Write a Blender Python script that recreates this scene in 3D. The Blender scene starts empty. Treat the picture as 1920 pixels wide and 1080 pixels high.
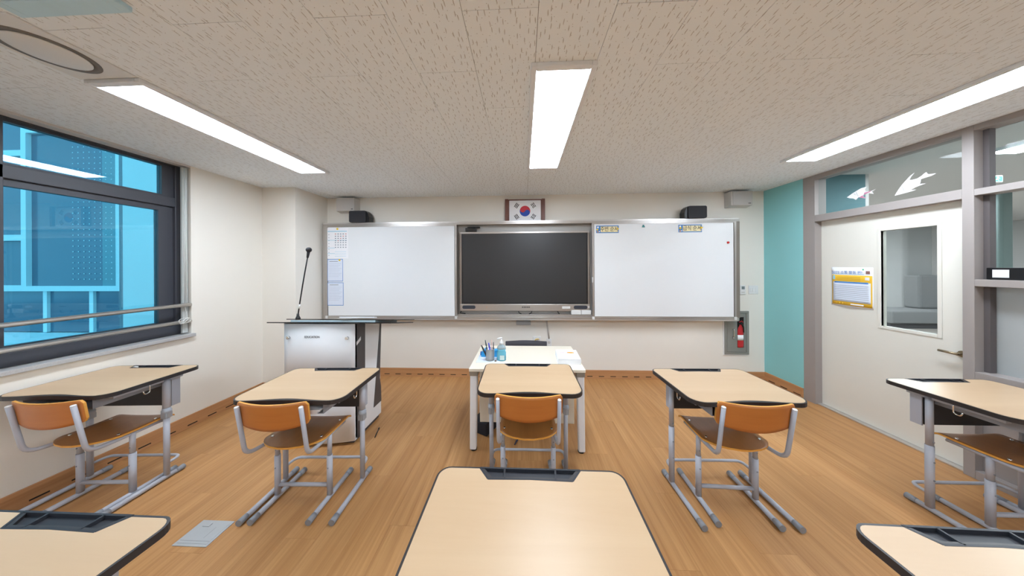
import bpy, bmesh, math, random
from mathutils import Vector, Matrix
random.seed(7)
S = bpy.context.scene
C = S.collection
R = math.radians

# ------------------------------------------------------------------ camera
FPX = 480.0                       # focal length in pixels of the 1920 px wide frame
cam_d = bpy.data.cameras.new('camera')
cam_d.sensor_width = 36.0
cam_d.lens = 36.0 * FPX / 1920.0
cam_d.shift_y = -39.0 / 1920.0
cam_d.clip_start = 0.02
cam = bpy.data.objects.new('camera', cam_d)
C.objects.link(cam)
cam.location = (0, 0, 1.5)
YAW = math.atan(20.0 / 480.0)
cam.rotation_euler = (Matrix.Rotation(YAW, 3, 'Z') @ Matrix.Rotation(R(90), 3, 'X') @ Matrix.Rotation(-0.005, 3, 'Z')).to_euler()
S.camera = cam

# ------------------------------------------------------------------ world, exposure
w = bpy.data.worlds.new('overcast_sky'); S.world = w
w.use_nodes = True
bg = w.node_tree.nodes['Background']
bg.inputs[0].default_value = (0.80, 0.90, 1.0, 1)
bg.inputs[1].default_value = 1.9
S.view_settings.view_transform = 'Standard'
S.view_settings.look = 'None'
S.view_settings.gamma = 1.0
S.view_settings.use_curve_mapping = False
S.view_settings.exposure = 0.47
LAMP = 22.0                       # radiance of the LED diffusers

# ------------------------------------------------------------------ materials
MATS = {}
def srgb(r, g, b):
    def f(c):
        c /= 255.0
        return c / 12.92 if c <= 0.04045 else ((c + 0.055) / 1.055) ** 2.4
    return (f(r), f(g), f(b), 1)
def mat(name, col, rough=0.5, metal=0.0, spec=0.5, var=0.03, scale=18.0, bump=0.0, bscale=60.0, coat=0.0, emit=None, trans=0.0):
    if name in MATS: return MATS[name]
    m = bpy.data.materials.new(name); m.use_nodes = True
    nt = m.node_tree; b = nt.nodes['Principled BSDF']
    c = srgb(*col) if max(col) > 1 else (*col, 1)
    b.inputs['Roughness'].default_value = rough
    b.inputs['Metallic'].default_value = metal
    b.inputs['Specular IOR Level'].default_value = spec
    b.inputs['Coat Weight'].default_value = coat
    b.inputs['Transmission Weight'].default_value = trans
    tc = nt.nodes.new('ShaderNodeTexCoord')
    n = nt.nodes.new('ShaderNodeTexNoise'); n.inputs['Scale'].default_value = scale; n.inputs['Detail'].default_value = 3
    nt.links.new(tc.outputs['Object'], n.inputs['Vector'])
    mx = nt.nodes.new('ShaderNodeMix'); mx.data_type = 'RGBA'
    mx.inputs[6].default_value = tuple(min(1, x * (1 - var)) for x in c[:3]) + (1,)
    mx.inputs[7].default_value = tuple(min(1, x * (1 + var)) for x in c[:3]) + (1,)
    nt.links.new(n.outputs['Fac'], mx.inputs[0])
    nt.links.new(mx.outputs[2], b.inputs['Base Color'])
    if bump:
        n2 = nt.nodes.new('ShaderNodeTexNoise'); n2.inputs['Scale'].default_value = bscale; n2.inputs['Detail'].default_value = 4
        nt.links.new(tc.outputs['Object'], n2.inputs['Vector'])
        bp = nt.nodes.new('ShaderNodeBump'); bp.inputs['Strength'].default_value = bump; bp.inputs['Distance'].default_value = 0.002
        nt.links.new(n2.outputs['Fac'], bp.inputs['Height']); nt.links.new(bp.outputs[0], b.inputs['Normal'])
    if emit:
        b.inputs['Emission Color'].default_value = (*emit[:3], 1)
        b.inputs['Emission Strength'].default_value = emit[3]
    MATS[name] = m
    return m
def wood(name, c1, c2, axis='Y', rough=0.35, sx=1.0, per_obj=False, contrast=1.0, coat=0.0, spec=0.5, streak=60.0):
    """streaky timber grain running along an axis, from object coordinates"""
    if name in MATS: return MATS[name]
    m = bpy.data.materials.new(name); m.use_nodes = True
    nt = m.node_tree; b = nt.nodes['Principled BSDF']; L = nt.links
    b.inputs['Roughness'].default_value = rough
    b.inputs['Coat Weight'].default_value = coat; b.inputs['Coat Roughness'].default_value = 0.2
    b.inputs['Specular IOR Level'].default_value = spec
    tc = nt.nodes.new('ShaderNodeTexCoord')
    mp = nt.nodes.new('ShaderNodeMapping')
    s = [streak * sx] * 3; s['XYZ'.index(axis)] = 2.2 * sx
    mp.inputs['Scale'].default_value = s
    if per_obj:
        oi = nt.nodes.new('ShaderNodeObjectInfo')
        ad = nt.nodes.new('ShaderNodeVectorMath'); ad.operation = 'ADD'
        mu = nt.nodes.new('ShaderNodeVectorMath'); mu.operation = 'SCALE'; mu.inputs[0].default_value = (7, 31, 3)
        L.new(oi.outputs['Random'], mu.inputs['Scale'])
        L.new(tc.outputs['Object'], ad.inputs[0]); L.new(mu.outputs[0], ad.inputs[1]); L.new(ad.outputs[0], mp.inputs['Vector'])
    else:
        L.new(tc.outputs['Object'], mp.inputs['Vector'])
    n = nt.nodes.new('ShaderNodeTexNoise'); n.inputs['Scale'].default_value = 1.0; n.inputs['Detail'].default_value = 6; n.inputs['Roughness'].default_value = 0.65
    n.inputs['Distortion'].default_value = 0.6
    L.new(mp.outputs[0], n.inputs['Vector'])
    n3 = nt.nodes.new('ShaderNodeTexNoise'); n3.inputs['Scale'].default_value = 0.25; n3.inputs['Detail'].default_value = 2
    L.new(mp.outputs[0], n3.inputs['Vector'])
    av = nt.nodes.new('ShaderNodeMath'); av.operation = 'ADD'
    L.new(n.outputs['Fac'], av.inputs[0]); L.new(n3.outputs['Fac'], av.inputs[1])
    cr = nt.nodes.new('ShaderNodeValToRGB')
    cr.color_ramp.elements[0].position = max(0.0, 0.5 - 0.2 / contrast); cr.color_ramp.elements[1].position = min(1.0, 0.5 + 0.2 / contrast)
    hv = nt.nodes.new('ShaderNodeMath'); hv.operation = 'MULTIPLY'; hv.inputs[1].default_value = 0.5
    L.new(av.outputs[0], hv.inputs[0]); L.new(hv.outputs[0], cr.inputs[0])
    cr.color_ramp.elements[0].color = srgb(*c1); cr.color_ramp.elements[1].color = srgb(*c2)
    if per_obj:
        hs = nt.nodes.new('ShaderNodeHueSaturation')
        mr = nt.nodes.new('ShaderNodeMapRange'); mr.inputs[3].default_value = 0.95; mr.inputs[4].default_value = 1.05
        L.new(oi.outputs['Random'], mr.inputs[0]); L.new(mr.outputs[0], hs.inputs['Value'])
        L.new(cr.outputs[0], hs.inputs['Color']); L.new(hs.outputs[0], b.inputs['Base Color'])
    else:
        L.new(cr.outputs[0], b.inputs['Base Color'])
    bp = nt.nodes.new('ShaderNodeBump'); bp.inputs['Strength'].default_value = 0.06; bp.inputs['Distance'].default_value = 0.001
    L.new(n.outputs['Fac'], bp.inputs['Height']); L.new(bp.outputs[0], b.inputs['Normal'])
    MATS[name] = m
    return m
def glass(name, tint, refl=1.5, rough=0.0, boost=0.0):
    """thin pane: tinted see-through sheet with a Fresnel mirror on top"""
    if name in MATS: return MATS[name]
    m = bpy.data.materials.new(name); m.use_nodes = True
    nt = m.node_tree; L = nt.links
    nt.nodes.remove(nt.nodes['Principled BSDF'])
    out = nt.nodes['Material Output']
    t = nt.nodes.new('ShaderNodeBsdfTransparent'); t.inputs[0].default_value = (*tint, 1)
    g = nt.nodes.new('ShaderNodeBsdfGlossy'); g.inputs['Roughness'].default_value = rough
    fr = nt.nodes.new('ShaderNodeFresnel'); fr.inputs[0].default_value = refl
    ad = nt.nodes.new('ShaderNodeMath'); ad.operation = 'ADD'; ad.use_clamp = True; ad.inputs[1].default_value = boost
    L.new(fr.outputs[0], ad.inputs[0])
    mx = nt.nodes.new('ShaderNodeMixShader')
    L.new(ad.outputs[0], mx.inputs[0]); L.new(t.outputs[0], mx.inputs[1]); L.new(g.outputs[0], mx.inputs[2])
    L.new(mx.outputs[0], out.inputs[0])
    MATS[name] = m
    return m
def tile_mat():
    m = bpy.data.materials.new('fissured_ceiling_tile'); m.use_nodes = True
    nt = m.node_tree; L = nt.links; b = nt.nodes['Principled BSDF']
    b.inputs['Roughness'].default_value = 0.95; b.inputs['Specular IOR Level'].default_value = 0.1
    tc = nt.nodes.new('ShaderNodeTexCoord')
    oi = nt.nodes.new('ShaderNodeObjectInfo')
    mu = nt.nodes.new('ShaderNodeVectorMath'); mu.operation = 'SCALE'; mu.inputs[0].default_value = (17, 29, 0)
    L.new(oi.outputs['Random'], mu.inputs['Scale'])
    ad = nt.nodes.new('ShaderNodeVectorMath'); ad.operation = 'ADD'
    L.new(tc.outputs['Object'], ad.inputs[0]); L.new(mu.outputs[0], ad.inputs[1])
    # a little wobble so that the fissures are bent
    nz = nt.nodes.new('ShaderNodeTexNoise'); nz.inputs['Scale'].default_value = 45; nz.inputs['Detail'].default_value = 1
    L.new(ad.outputs[0], nz.inputs['Vector'])
    sb = nt.nodes.new('ShaderNodeVectorMath'); sb.operation = 'SUBTRACT'; sb.inputs[1].default_value = (.5, .5, .5)
    L.new(nz.outputs['Color'], sb.inputs[0])
    sc = nt.nodes.new('ShaderNodeVectorMath'); sc.operation = 'MULTIPLY'; sc.inputs[1].default_value = (.006, .0, 0)
    L.new(sb.outputs[0], sc.inputs[0])
    ad2 = nt.nodes.new('ShaderNodeVectorMath'); ad2.operation = 'ADD'
    L.new(ad.outputs[0], ad2.inputs[0]); L.new(sc.outputs[0], ad2.inputs[1])
    def layer(cell, inv, lo, hi):
        mp = nt.nodes.new('ShaderNodeVectorMath'); mp.operation = 'MULTIPLY'; mp.inputs[1].default_value = (1 / cell, 1 / cell, 0)
        L.new(ad2.outputs[0], mp.inputs[0])
        v = nt.nodes.new('ShaderNodeTexVoronoi'); v.voronoi_dimensions = '2D'; v.inputs['Scale'].default_value = 1; v.inputs['Randomness'].default_value = 0.9
        L.new(mp.outputs[0], v.inputs['Vector'])
        df = nt.nodes.new('ShaderNodeVectorMath'); df.operation = 'SUBTRACT'
        L.new(mp.outputs[0], df.inputs[0]); L.new(v.outputs['Position'], df.inputs[1])
        st = nt.nodes.new('ShaderNodeVectorMath'); st.operation = 'MULTIPLY'; st.inputs[1].default_value = inv
        L.new(df.outputs[0], st.inputs[0])
        ln = nt.nodes.new('ShaderNodeVectorMath'); ln.operation = 'LENGTH'; L.new(st.outputs[0], ln.inputs[0])
        mr = nt.nodes.new('ShaderNodeMapRange'); mr.inputs[1].default_value = lo; mr.inputs[2].default_value = hi
        L.new(ln.outputs['Value'], mr.inputs[0])
        return mr
    a = layer(.041, (19.0, 2.6, 0), .65, 1.0)
    d = layer(.033, (16.0, 16.0, 0), .6, 1.0)
    mn = nt.nodes.new('ShaderNodeMath'); mn.operation = 'MINIMUM'
    L.new(a.outputs[0], mn.inputs[0]); L.new(d.outputs[0], mn.inputs[1])
    mx = nt.nodes.new('ShaderNodeMix'); mx.data_type = 'RGBA'
    mx.inputs[6].default_value = srgb(190, 190, 190); mx.inputs[7].default_value = srgb(240, 247, 252)
    L.new(mn.outputs[0], mx.inputs[0]); L.new(mx.outputs[2], b.inputs['Base Color'])
    return m
WALL = mat('cream_wall_paint', (236, 232, 223), .75, spec=.3, var=.012, scale=3, bump=.12, bscale=220)
TEAL = mat('teal_wall_paint', (146, 208, 210), .75, spec=.3, var=.02, scale=4, bump=.12, bscale=220)
HALLW = mat('grey_hall_paint', (196, 196, 194), .8, spec=.3, var=.02, scale=2)
HALLF = mat('grey_hall_floor', (150, 145, 138), .4, var=.04, scale=3)
CEILB = mat('ceiling_backing', (104, 96, 92), .95, spec=.1)
TILE = tile_mat()
HALLC = mat('hall_ceiling_white', (206, 203, 200), .9, spec=.1, var=.03, scale=30)
FLOORW = wood('vinyl_oak_floor', (164, 114, 66), (205, 156, 103), 'Y', rough=.42, sx=1.0, per_obj=True, contrast=.9, spec=.35, streak=75)
SUBF = mat('dark_floor_joint', (150, 104, 64), .8)
BASEW = wood('oak_baseboard', (172, 122, 80), (205, 155, 108), 'Y', rough=.5)
MAPLE = wood('maple_laminate', (195, 164, 129), (210, 183, 149), 'X', rough=.36, sx=.5, contrast=.7, spec=.4, streak=28)
PLY = wood('orange_plywood', (176, 102, 44), (201, 128, 60), 'X', rough=.38, sx=.6, contrast=.7, streak=40)
SEATP = wood('brown_plywood', (134, 84, 42), (172, 112, 56), 'Y', rough=.3, sx=.6, contrast=.6, streak=40)
PLYE = mat('plywood_edge', (222, 160, 70), .5, var=.1, scale=90)
BLACKP = mat('black_edge_plastic', (44, 41, 42), .45, var=.05)
TRAYP = mat('dark_grey_tray_plastic', (46, 48, 54), .5, var=.05, spec=.3)
STEEL = mat('light_grey_painted_steel', (176, 179, 188), .38, spec=.5, var=.02, scale=12)
CAPG = mat('grey_foot_cap', (142, 146, 152), .55, var=.03)
COLLAR = mat('grey_plastic_collar', (160, 167, 176), .5, var=.03)
DARKP = mat('charcoal_panel', (58, 59, 62), .55, var=.05)
CHROME = mat('chrome', (225, 225, 225), .15, metal=1.0, var=.01)
STAIN = mat('brushed_stainless', (214, 210, 206), .3, metal=.8, var=.04, scale=40)
ALU = mat('brushed_aluminium', (188, 183, 178), .36, metal=.85, var=.03, scale=50)
ALUD = mat('dull_bronze_aluminium', (150, 140, 132), .42, metal=.6, var=.03)
FIXT = mat('lamp_housing_silver', (232, 236, 240), .45, metal=.0, var=.01)
DIFF = mat('led_diffuser', (255, 255, 255), .5, emit=(.90, 1.0, 1.13, LAMP))
WINF = mat('charcoal_window_frame', (66, 68, 76), .45, var=.04, scale=8)
GRAN = mat('speckled_granite', (178, 178, 178), .4, var=.22, scale=260)
WPANE = glass('blue_tinted_glass', (.38, .75, .86), 1.5, boost=.03)
CPANE = glass('clear_hall_glass', (.86, .89, .89), 1.2)
GREYF = mat('taupe_steel_frame', (158, 151, 147), .45, var=.02, spec=.4)
DOORP = mat('cream_door_paint', (226, 224, 214), .5, var=.01, spec=.4)
WHITEB = mat('whiteboard_enamel', (236, 239, 241), .22, var=.006, spec=.5)
WHITE = mat('white_gloss_panel', (240, 242, 245), .5, var=.01, spec=.3)
WPLAS = mat('white_plastic', (228, 229, 228), .4, var=.01)
OFFW = mat('off_white_plastic', (205, 202, 198), .5, var=.02)
CREAMT = mat('cream_laminate', (238, 229, 211), .35, var=.02, scale=6)
PAPER = mat('white_paper', (242, 243, 246), .8, var=.01, spec=.2)
PAPERB = mat('pale_blue_paper', (222, 230, 243), .8, var=.02, spec=.2)
INKB = mat('blue_print', (84, 140, 205), .7)
INKT = mat('pale_blue_print', (150, 205, 226), .7)
INKG = mat('grey_print', (150, 158, 168), .7)
INKD = mat('dark_print', (40, 42, 46), .7)
INKR = mat('red_print', (214, 96, 90), .7)
INKO = mat('orange_print', (240, 165, 80), .7)
YELL = mat('yellow_print', (238, 190, 52), .7)
CREAMP = mat('cream_print', (238, 226, 180), .7)
YMAG = mat('yellow_magnet', (244, 206, 40), .35)
TMAG = mat('teal_magnet', (20, 120, 120), .35)
RMAG = mat('red_magnet', (190, 44, 44), .35)
SCRN = mat('matte_black_screen', (30, 31, 33), .44, spec=.7, var=.02)
GLOSSB = mat('black_bezel', (22, 22, 24), .3)
SPK = mat('black_speaker_mesh', (36, 36, 42), .7, var=.15, scale=400, bump=.3, bscale=700)
NAVY = mat('dark_navy_grille', (52, 56, 66), .6, var=.08, scale=300)
MAROON = mat('brown_picture_frame', (112, 68, 56), .45, var=.08, scale=20)
FLAGR = mat('flag_red', (205, 62, 74), .7)
FLAGB = mat('flag_blue', (42, 78, 172), .7)
RED = mat('extinguisher_red', (190, 40, 46), .3)
CABG = mat('brushed_cabinet_grey', (150, 150, 145), .4, metal=.35, var=.03, scale=60)
BLUEP = mat('bright_blue_plastic', (46, 164, 226), .4)
GEL = mat('blue_sanitiser_gel', (120, 205, 228), .12, spec=.5, trans=.35)
BOTTLE = mat('clear_bottle_plastic', (205, 226, 230), .12, trans=.6)
MESH = mat('silver_mesh_steel', (166, 166, 168), .4, metal=.5, var=.2, scale=500)
BLUEI = mat('blue_pen_plastic', (40, 46, 214), .35)
DGREEN = mat('dark_green_pen', (30, 66, 72), .35)
PINK = mat('pink_pen', (236, 200, 190), .4)
SKYF = mat('pale_blue_housing', (196, 228, 242), .5, var=.05)
DARKH = mat('dark_slot', (24, 22, 20), .8)
PODG = mat('podium_dark_grey', (78, 77, 80), .45, var=.02)
GLASSB = mat('smoked_glass_top', (40, 38, 38), .12, var=.02)
GPLATE = mat('grey_floor_plate', (186, 190, 192), .4, metal=.3, var=.03)
SOFA = mat('grey_sofa_fabric', (112, 114, 114), .9, var=.05, scale=60, bump=.2, bscale=300)
COLG = mat('grey_concrete_column', (150, 152, 152), .85, var=.06, scale=4)
FROST = mat('frosted_film', (188, 192, 192), .5, var=.05, scale=2, trans=.35)
TAN = mat('tan_sofa_back', (196, 184, 158), .8, var=.04)
GREEN = mat('green_sign', (30, 170, 110), .5, emit=(.05, .55, .3, .8))
FACW = mat('white_facade_frame', (232, 236, 238), .6)
FACD = mat('dark_facade_panel', (104, 118, 128), .35, var=.12, scale=.6)
FACG = mat('facade_glass', (88, 108, 128), .12, var=.18, scale=.5)
FACP = mat('pale_facade_wall', (218, 222, 222), .8, var=.03, scale=1)
FACT = mat('perforated_facade_panel', (120, 150, 160), .5, var=.1, scale=1)
GROUND = mat('courtyard_paving', (150, 150, 148), .8, var=.08, scale=.8)
CORD = mat('white_cord', (226, 228, 226), .6)

# ------------------------------------------------------------------ mesh helpers
def BM(): return bmesh.new()
def box(bm, x0, x1, y0, y1, z0, z1, bev=0.0, mi=0, mtx=None):
    vs = [bm.verts.new(Vector(p)) for p in
          ((x0, y0, z0), (x1, y0, z0), (x1, y1, z0), (x0, y1, z0), (x0, y0, z1), (x1, y0, z1), (x1, y1, z1), (x0, y1, z1))]
    fs = [bm.faces.new([vs[i] for i in q]) for q in ((3, 2, 1, 0), (4, 5, 6, 7), (0, 1, 5, 4), (1, 2, 6, 5), (2, 3, 7, 6), (3, 0, 4, 7))]
    for f in fs: f.material_index = mi
    if bev > 0:
        es = list({e for f in fs for e in f.edges})
        r = bmesh.ops.bevel(bm, geom=es, offset=bev, segments=2, affect='EDGES', profile=.5)
        vs = list({v for f in r['faces'] for v in f.verts} | {v for v in vs if v.is_valid})
        for f in r['faces']: f.material_index = mi
    if mtx is not None:
        bmesh.ops.transform(bm, matrix=mtx, verts=[v for v in vs if v.is_valid])
    return vs
def prism(bm, pts, a0, a1, axis='Z', mi=0, side_mi=None):
    """extrude an outline; axis is the extrusion axis, pts are the two other coordinates in order"""
    def P(u, v, a):
        return {'Z': (u, v, a), 'Y': (u, a, v), 'X': (a, u, v)}[axis]
    n = len(pts)
    lo = [bm.verts.new(P(u, v, a0)) for u, v in pts]; hi = [bm.verts.new(P(u, v, a1)) for u, v in pts]
    f1 = bm.faces.new(lo[::-1]); f2 = bm.faces.new(hi)
    f1.material_index = f2.material_index = mi
    for i in range(n):
        f = bm.faces.new((lo[i], lo[(i + 1) % n], hi[(i + 1) % n], hi[i])); f.material_index = mi if side_mi is None else side_mi
    return lo + hi
def rrect(x0, x1, y0, y1, r, seg=5):
    pts = []
    for cx, cy, a in ((x1 - r, y0 + r, -90), (x1 - r, y1 - r, 0), (x0 + r, y1 - r, 90), (x0 + r, y0 + r, 180)):
        for i in range(seg + 1):
            t = R(a + 90 * i / seg); pts.append((cx + r * math.cos(t), cy + r * math.sin(t)))
    return pts
def cyl(bm, p0, p1, r0, r1=None, seg=14, mi=0, caps=True):
    r1 = r0 if r1 is None else r1
    p0, p1 = Vector(p0), Vector(p1); d = (p1 - p0).normalized()
    a = d.orthogonal().normalized(); b = d.cross(a)
    A = [bm.verts.new(p0 + (a * math.cos(2 * math.pi * i / seg) + b * math.sin(2 * math.pi * i / seg)) * r0) for i in range(seg)]
    B = [bm.verts.new(p1 + (a * math.cos(2 * math.pi * i / seg) + b * math.sin(2 * math.pi * i / seg)) * r1) for i in range(seg)]
    for i in range(seg):
        f = bm.faces.new((A[i], A[(i + 1) % seg], B[(i + 1) % seg], B[i])); f.smooth = True; f.material_index = mi
    if caps:
        bm.faces.new(A[::-1]).material_index = mi; bm.faces.new(B).material_index = mi
    return A + B
def fillet(pts, r, n=5):
    pts = [Vector(p) for p in pts]; out = [pts[0]]
    for i in range(1, len(pts) - 1):
        a, b, c = pts[i - 1], pts[i], pts[i + 1]
        u = (a - b); v = (c - b); k = min(r, u.length * .49, v.length * .49)
        p, q = b + u.normalized() * k, b + v.normalized() * k
        for j in range(n + 1):
            t = j / n; out.append((1 - t) ** 2 * p + 2 * t * (1 - t) * b + t * t * q)
    return out + [pts[-1]]
def tube(bm, pts, r, seg=10, fr=0.0, mi=0):
    pts = fillet(pts, fr) if fr else [Vector(p) for p in pts]
    d = (pts[1] - pts[0]).normalized(); a = d.orthogonal().normalized(); rings = []
    for i, p in enumerate(pts):
        if i == 0: t = pts[1] - pts[0]
        elif i == len(pts) - 1: t = pts[-1] - pts[-2]
        else: t = (pts[i + 1] - pts[i]).normalized() + (pts[i] - pts[i - 1]).normalized()
        t.normalize(); a = (a - t * a.dot(t)).normalized(); b = t.cross(a)
        rings.append([bm.verts.new(p + (a * math.cos(2 * math.pi * k / seg) + b * math.sin(2 * math.pi * k / seg)) * r) for k in range(seg)])
    for i in range(len(rings) - 1):
        for k in range(seg):
            f = bm.faces.new((rings[i][k], rings[i][(k + 1) % seg], rings[i + 1][(k + 1) % seg], rings[i + 1][k])); f.smooth = True; f.material_index = mi
    bm.faces.new(rings[0][::-1]).material_index = mi; bm.faces.new(rings[-1]).material_index = mi
def lathe(bm, prof, cx=0, cy=0, seg=20, mi=0, sx=1.0, sy=1.0):
    rings = []
    for r, z in prof:
        rings.append([bm.verts.new((cx + sx * r * math.cos(2 * math.pi * k / seg), cy + sy * r * math.sin(2 * math.pi * k / seg), z)) for k in range(seg)])
    for i in range(len(rings) - 1):
        for k in range(seg):
            f = bm.faces.new((rings[i][k], rings[i][(k + 1) % seg], rings[i + 1][(k + 1) % seg], rings[i + 1][k])); f.smooth = True; f.material_index = mi
    bm.faces.new(rings[0][::-1]).material_index = mi; bm.faces.new(rings[-1]).material_index = mi
def shell(bm, f, nu, nv, off, mi_face=0, mi_edge=0, smooth=True):
    """closed sheet: f(u,v) gives one face, off(u,v) the offset vector to the other"""
    A = [[bm.verts.new(f(i / nu, j / nv)) for j in range(nv + 1)] for i in range(nu + 1)]
    B = [[bm.verts.new(Vector(f(i / nu, j / nv)) + Vector(off(i / nu, j / nv))) for j in range(nv + 1)] for i in range(nu + 1)]
    for i in range(nu):
        for j in range(nv):
            q = bm.faces.new((A[i][j], A[i + 1][j], A[i + 1][j + 1], A[i][j + 1])); q.smooth = smooth; q.material_index = mi_face
            q = bm.faces.new((B[i][j + 1], B[i + 1][j + 1], B[i + 1][j], B[i][j])); q.smooth = smooth; q.material_index = mi_face
    for i in range(nu):
        for j in (0, nv):
            q = bm.faces.new((A[i][j], A[i + 1][j], B[i + 1][j], B[i][j])); q.material_index = mi_edge
    for j in range(nv):
        for i in (0, nu):
            q = bm.faces.new((A[i][j], A[i][j + 1], B[i][j + 1], B[i][j])); q.material_index = mi_edge
def obj(name, bm, mats, parent=None):
    bmesh.ops.recalc_face_normals(bm, faces=bm.faces)
    me = bpy.data.meshes.new(name); bm.to_mesh(me); bm.free()
    for m in (mats if isinstance(mats, (list, tuple)) else [mats]): me.materials.append(m)
    o = bpy.data.objects.new(name, me); C.objects.link(o)
    if parent is not None: o.parent = parent
    return o
def tag(o, label, cat, group=None):
    o['label'] = label; o['category'] = cat
    if group: o['group'] = group
    return o
def thing(name, label, cat, loc=(0, 0, 0), rz=0.0, group=None):
    o = bpy.data.objects.new(name, None); C.objects.link(o)
    o.empty_display_size = .1
    o.location = loc; o.rotation_euler = (0, 0, rz)
    return tag(o, label, cat, group)
def struct(name, bm=None, m=None, loc=(0, 0, 0)):
    if bm is None:
        o = bpy.data.objects.new(name, None); C.objects.link(o)
    else:
        o = obj(name, bm, m)
    o.location = loc
    o['kind'] = 'structure'
    return o
def part_box(name, parent, x0, x1, y0, y1, z0, z1, m, bev=0.0):
    bm = BM(); box(bm, x0, x1, y0, y1, z0, z1, bev); return obj(name, bm, m, parent)
def copy_tree(o, parent=None):
    c = o.copy(); C.objects.link(c); c.parent = parent
    for ch in o.children: copy_tree(ch, c)
    return c
def text_mesh(name, body, size, m, parent, mtx, extrude=.0004, sxy=(1, 1)):
    cu = bpy.data.curves.new(name, 'FONT'); cu.body = body; cu.size = size; cu.align_x = 'CENTER'; cu.align_y = 'CENTER'; cu.extrude = extrude; cu.resolution_u = 3
    t = bpy.data.objects.new(name, cu); C.objects.link(t)
    bpy.context.view_layer.update()
    me = bpy.data.meshes.new_from_object(t.evaluated_get(bpy.context.evaluated_depsgraph_get()))
    bpy.data.objects.remove(t); bpy.data.curves.remove(cu)
    me.transform(mtx @ Matrix.Diagonal((sxy[0], sxy[1], 1, 1)))
    me.materials.clear(); me.materials.append(m)
    o = bpy.data.objects.new(name, me); C.objects.link(o); o.parent = parent
    return o
FACE_S = Matrix(((1, 0, 0, 0), (0, 0, -1, 0), (0, 1, 0, 0), (0, 0, 0, 1)))          # text facing -Y (the viewer)
FACE_W = Matrix(((0, 0, -1, 0), (-1, 0, 0, 0), (0, 1, 0, 0), (0, 0, 0, 1)))          # text facing -X (into the room from the right wall)
def T(x, y, z): return Matrix.Translation((x, y, z))

# ------------------------------------------------------------------ room shell
XL, XR, YB, YR, ZC = -3.16, 3.16, 3.49, -3.0, 2.48
bm = BM(); box(bm, XL - .02, 3.26, YR, YB, -.05, -.0045)
floor = struct('floor', bm, SUBF)
PW, PL = .183, 1.22
pm = None
x = XL; ci = 0
while x < 3.24:
    y = YR - PL + (ci * .437) % PL
    while y < YB:
        y0, y1 = max(y, YR), min(y + PL, YB); x1 = min(x + PW, 3.25)
        if y1 - y0 > .02 and x1 - x > .01:
            full = abs(y1 - y0 - PL) < 1e-6 and abs(x1 - x - PW) < 1e-6
            if full and pm is not None:
                o = bpy.data.objects.new('plank', pm); C.objects.link(o); o.parent = floor
            else:
                bm = BM(); box(bm, -(x1 - x) / 2 + .0003, (x1 - x) / 2 - .0003, -(y1 - y0) / 2 + .0003, (y1 - y0) / 2 - .0003, -.0044, 0)
                o = obj('plank', bm, FLOORW, floor)
                if full: pm = o.data
            o.location = ((x + x1) / 2, (y0 + y1) / 2, 0)
        y += PL
    x += PW; ci += 1

bm = BM(); box(bm, XL - .12, 3.30, YR, YB, ZC + .006, ZC + .1)
ceiling = struct('ceiling', bm, CEILB)
TW, TL = .2925, .60
pm = None
k0 = math.floor((XL - .10 - .065) / TW)
for k in range(k0, 12):
    x0, x1 = .065 + TW * k, .065 + TW * (k + 1)
    x0, x1 = max(x0, XL - .10), min(x1, 3.28)
    if x1 - x0 < .02: continue
    y = (.97 if k % 2 else 1.27) - TL * 8
    while y < YB:
        y0, y1 = max(y, YR), min(y + TL, YB)
        if y1 - y0 > .02:
            full = abs(y1 - y0 - TL) < 1e-6 and abs(x1 - x0 - TW) < 1e-6
            if full and pm is not None:
                o = bpy.data.objects.new('ceiling_tile', pm); C.objects.link(o); o.parent = ceiling
            else:
                bm = BM(); g = .0010
                box(bm, -(x1 - x0) / 2 + g, (x1 - x0) / 2 - g, -(y1 - y0) / 2 + g, (y1 - y0) / 2 - g, 0, .006)
                o = obj('ceiling_tile', bm, TILE, ceiling)
                if full: pm = o.data
            o.location = ((x0 + x1) / 2, (y0 + y1) / 2, ZC)
        y += TL

# walls
bm = BM(); box(bm, XL - .3, 4.36, YB, YB + .15, -.05, 2.75); wb = struct('wall_back', bm, WALL)
bm = BM(); box(bm, XL - .3, 3.40, YR - .15, YR, -.05, ZC + .1); struct('wall_rear', bm, WALL)
WY0, WY1, WZ0 = -1.55, 2.312, .885         # window opening in the left wall
bm = BM()
box(bm, XL - .22, XL, YR, YB, -.05, WZ0); box(bm, XL - .22, XL, WY1, YB, WZ0, ZC + .1); box(bm, XL - .22, XL, YR, WY0, WZ0, ZC + .1)
box(bm, XL - .22, XL - .12, WY0, WY1, ZC + .001, ZC + .1)
struct('wall_left', bm, WALL)
bm = BM(); box(bm, XL, -2.74, 2.98, YB, 0, ZC); struct('wall_pier', bm, WALL)
bm = BM(); box(bm, XR, XR + .14, 3.02, YB, -.05, ZC + .2); struct('wall_right', bm, TEAL)
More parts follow.
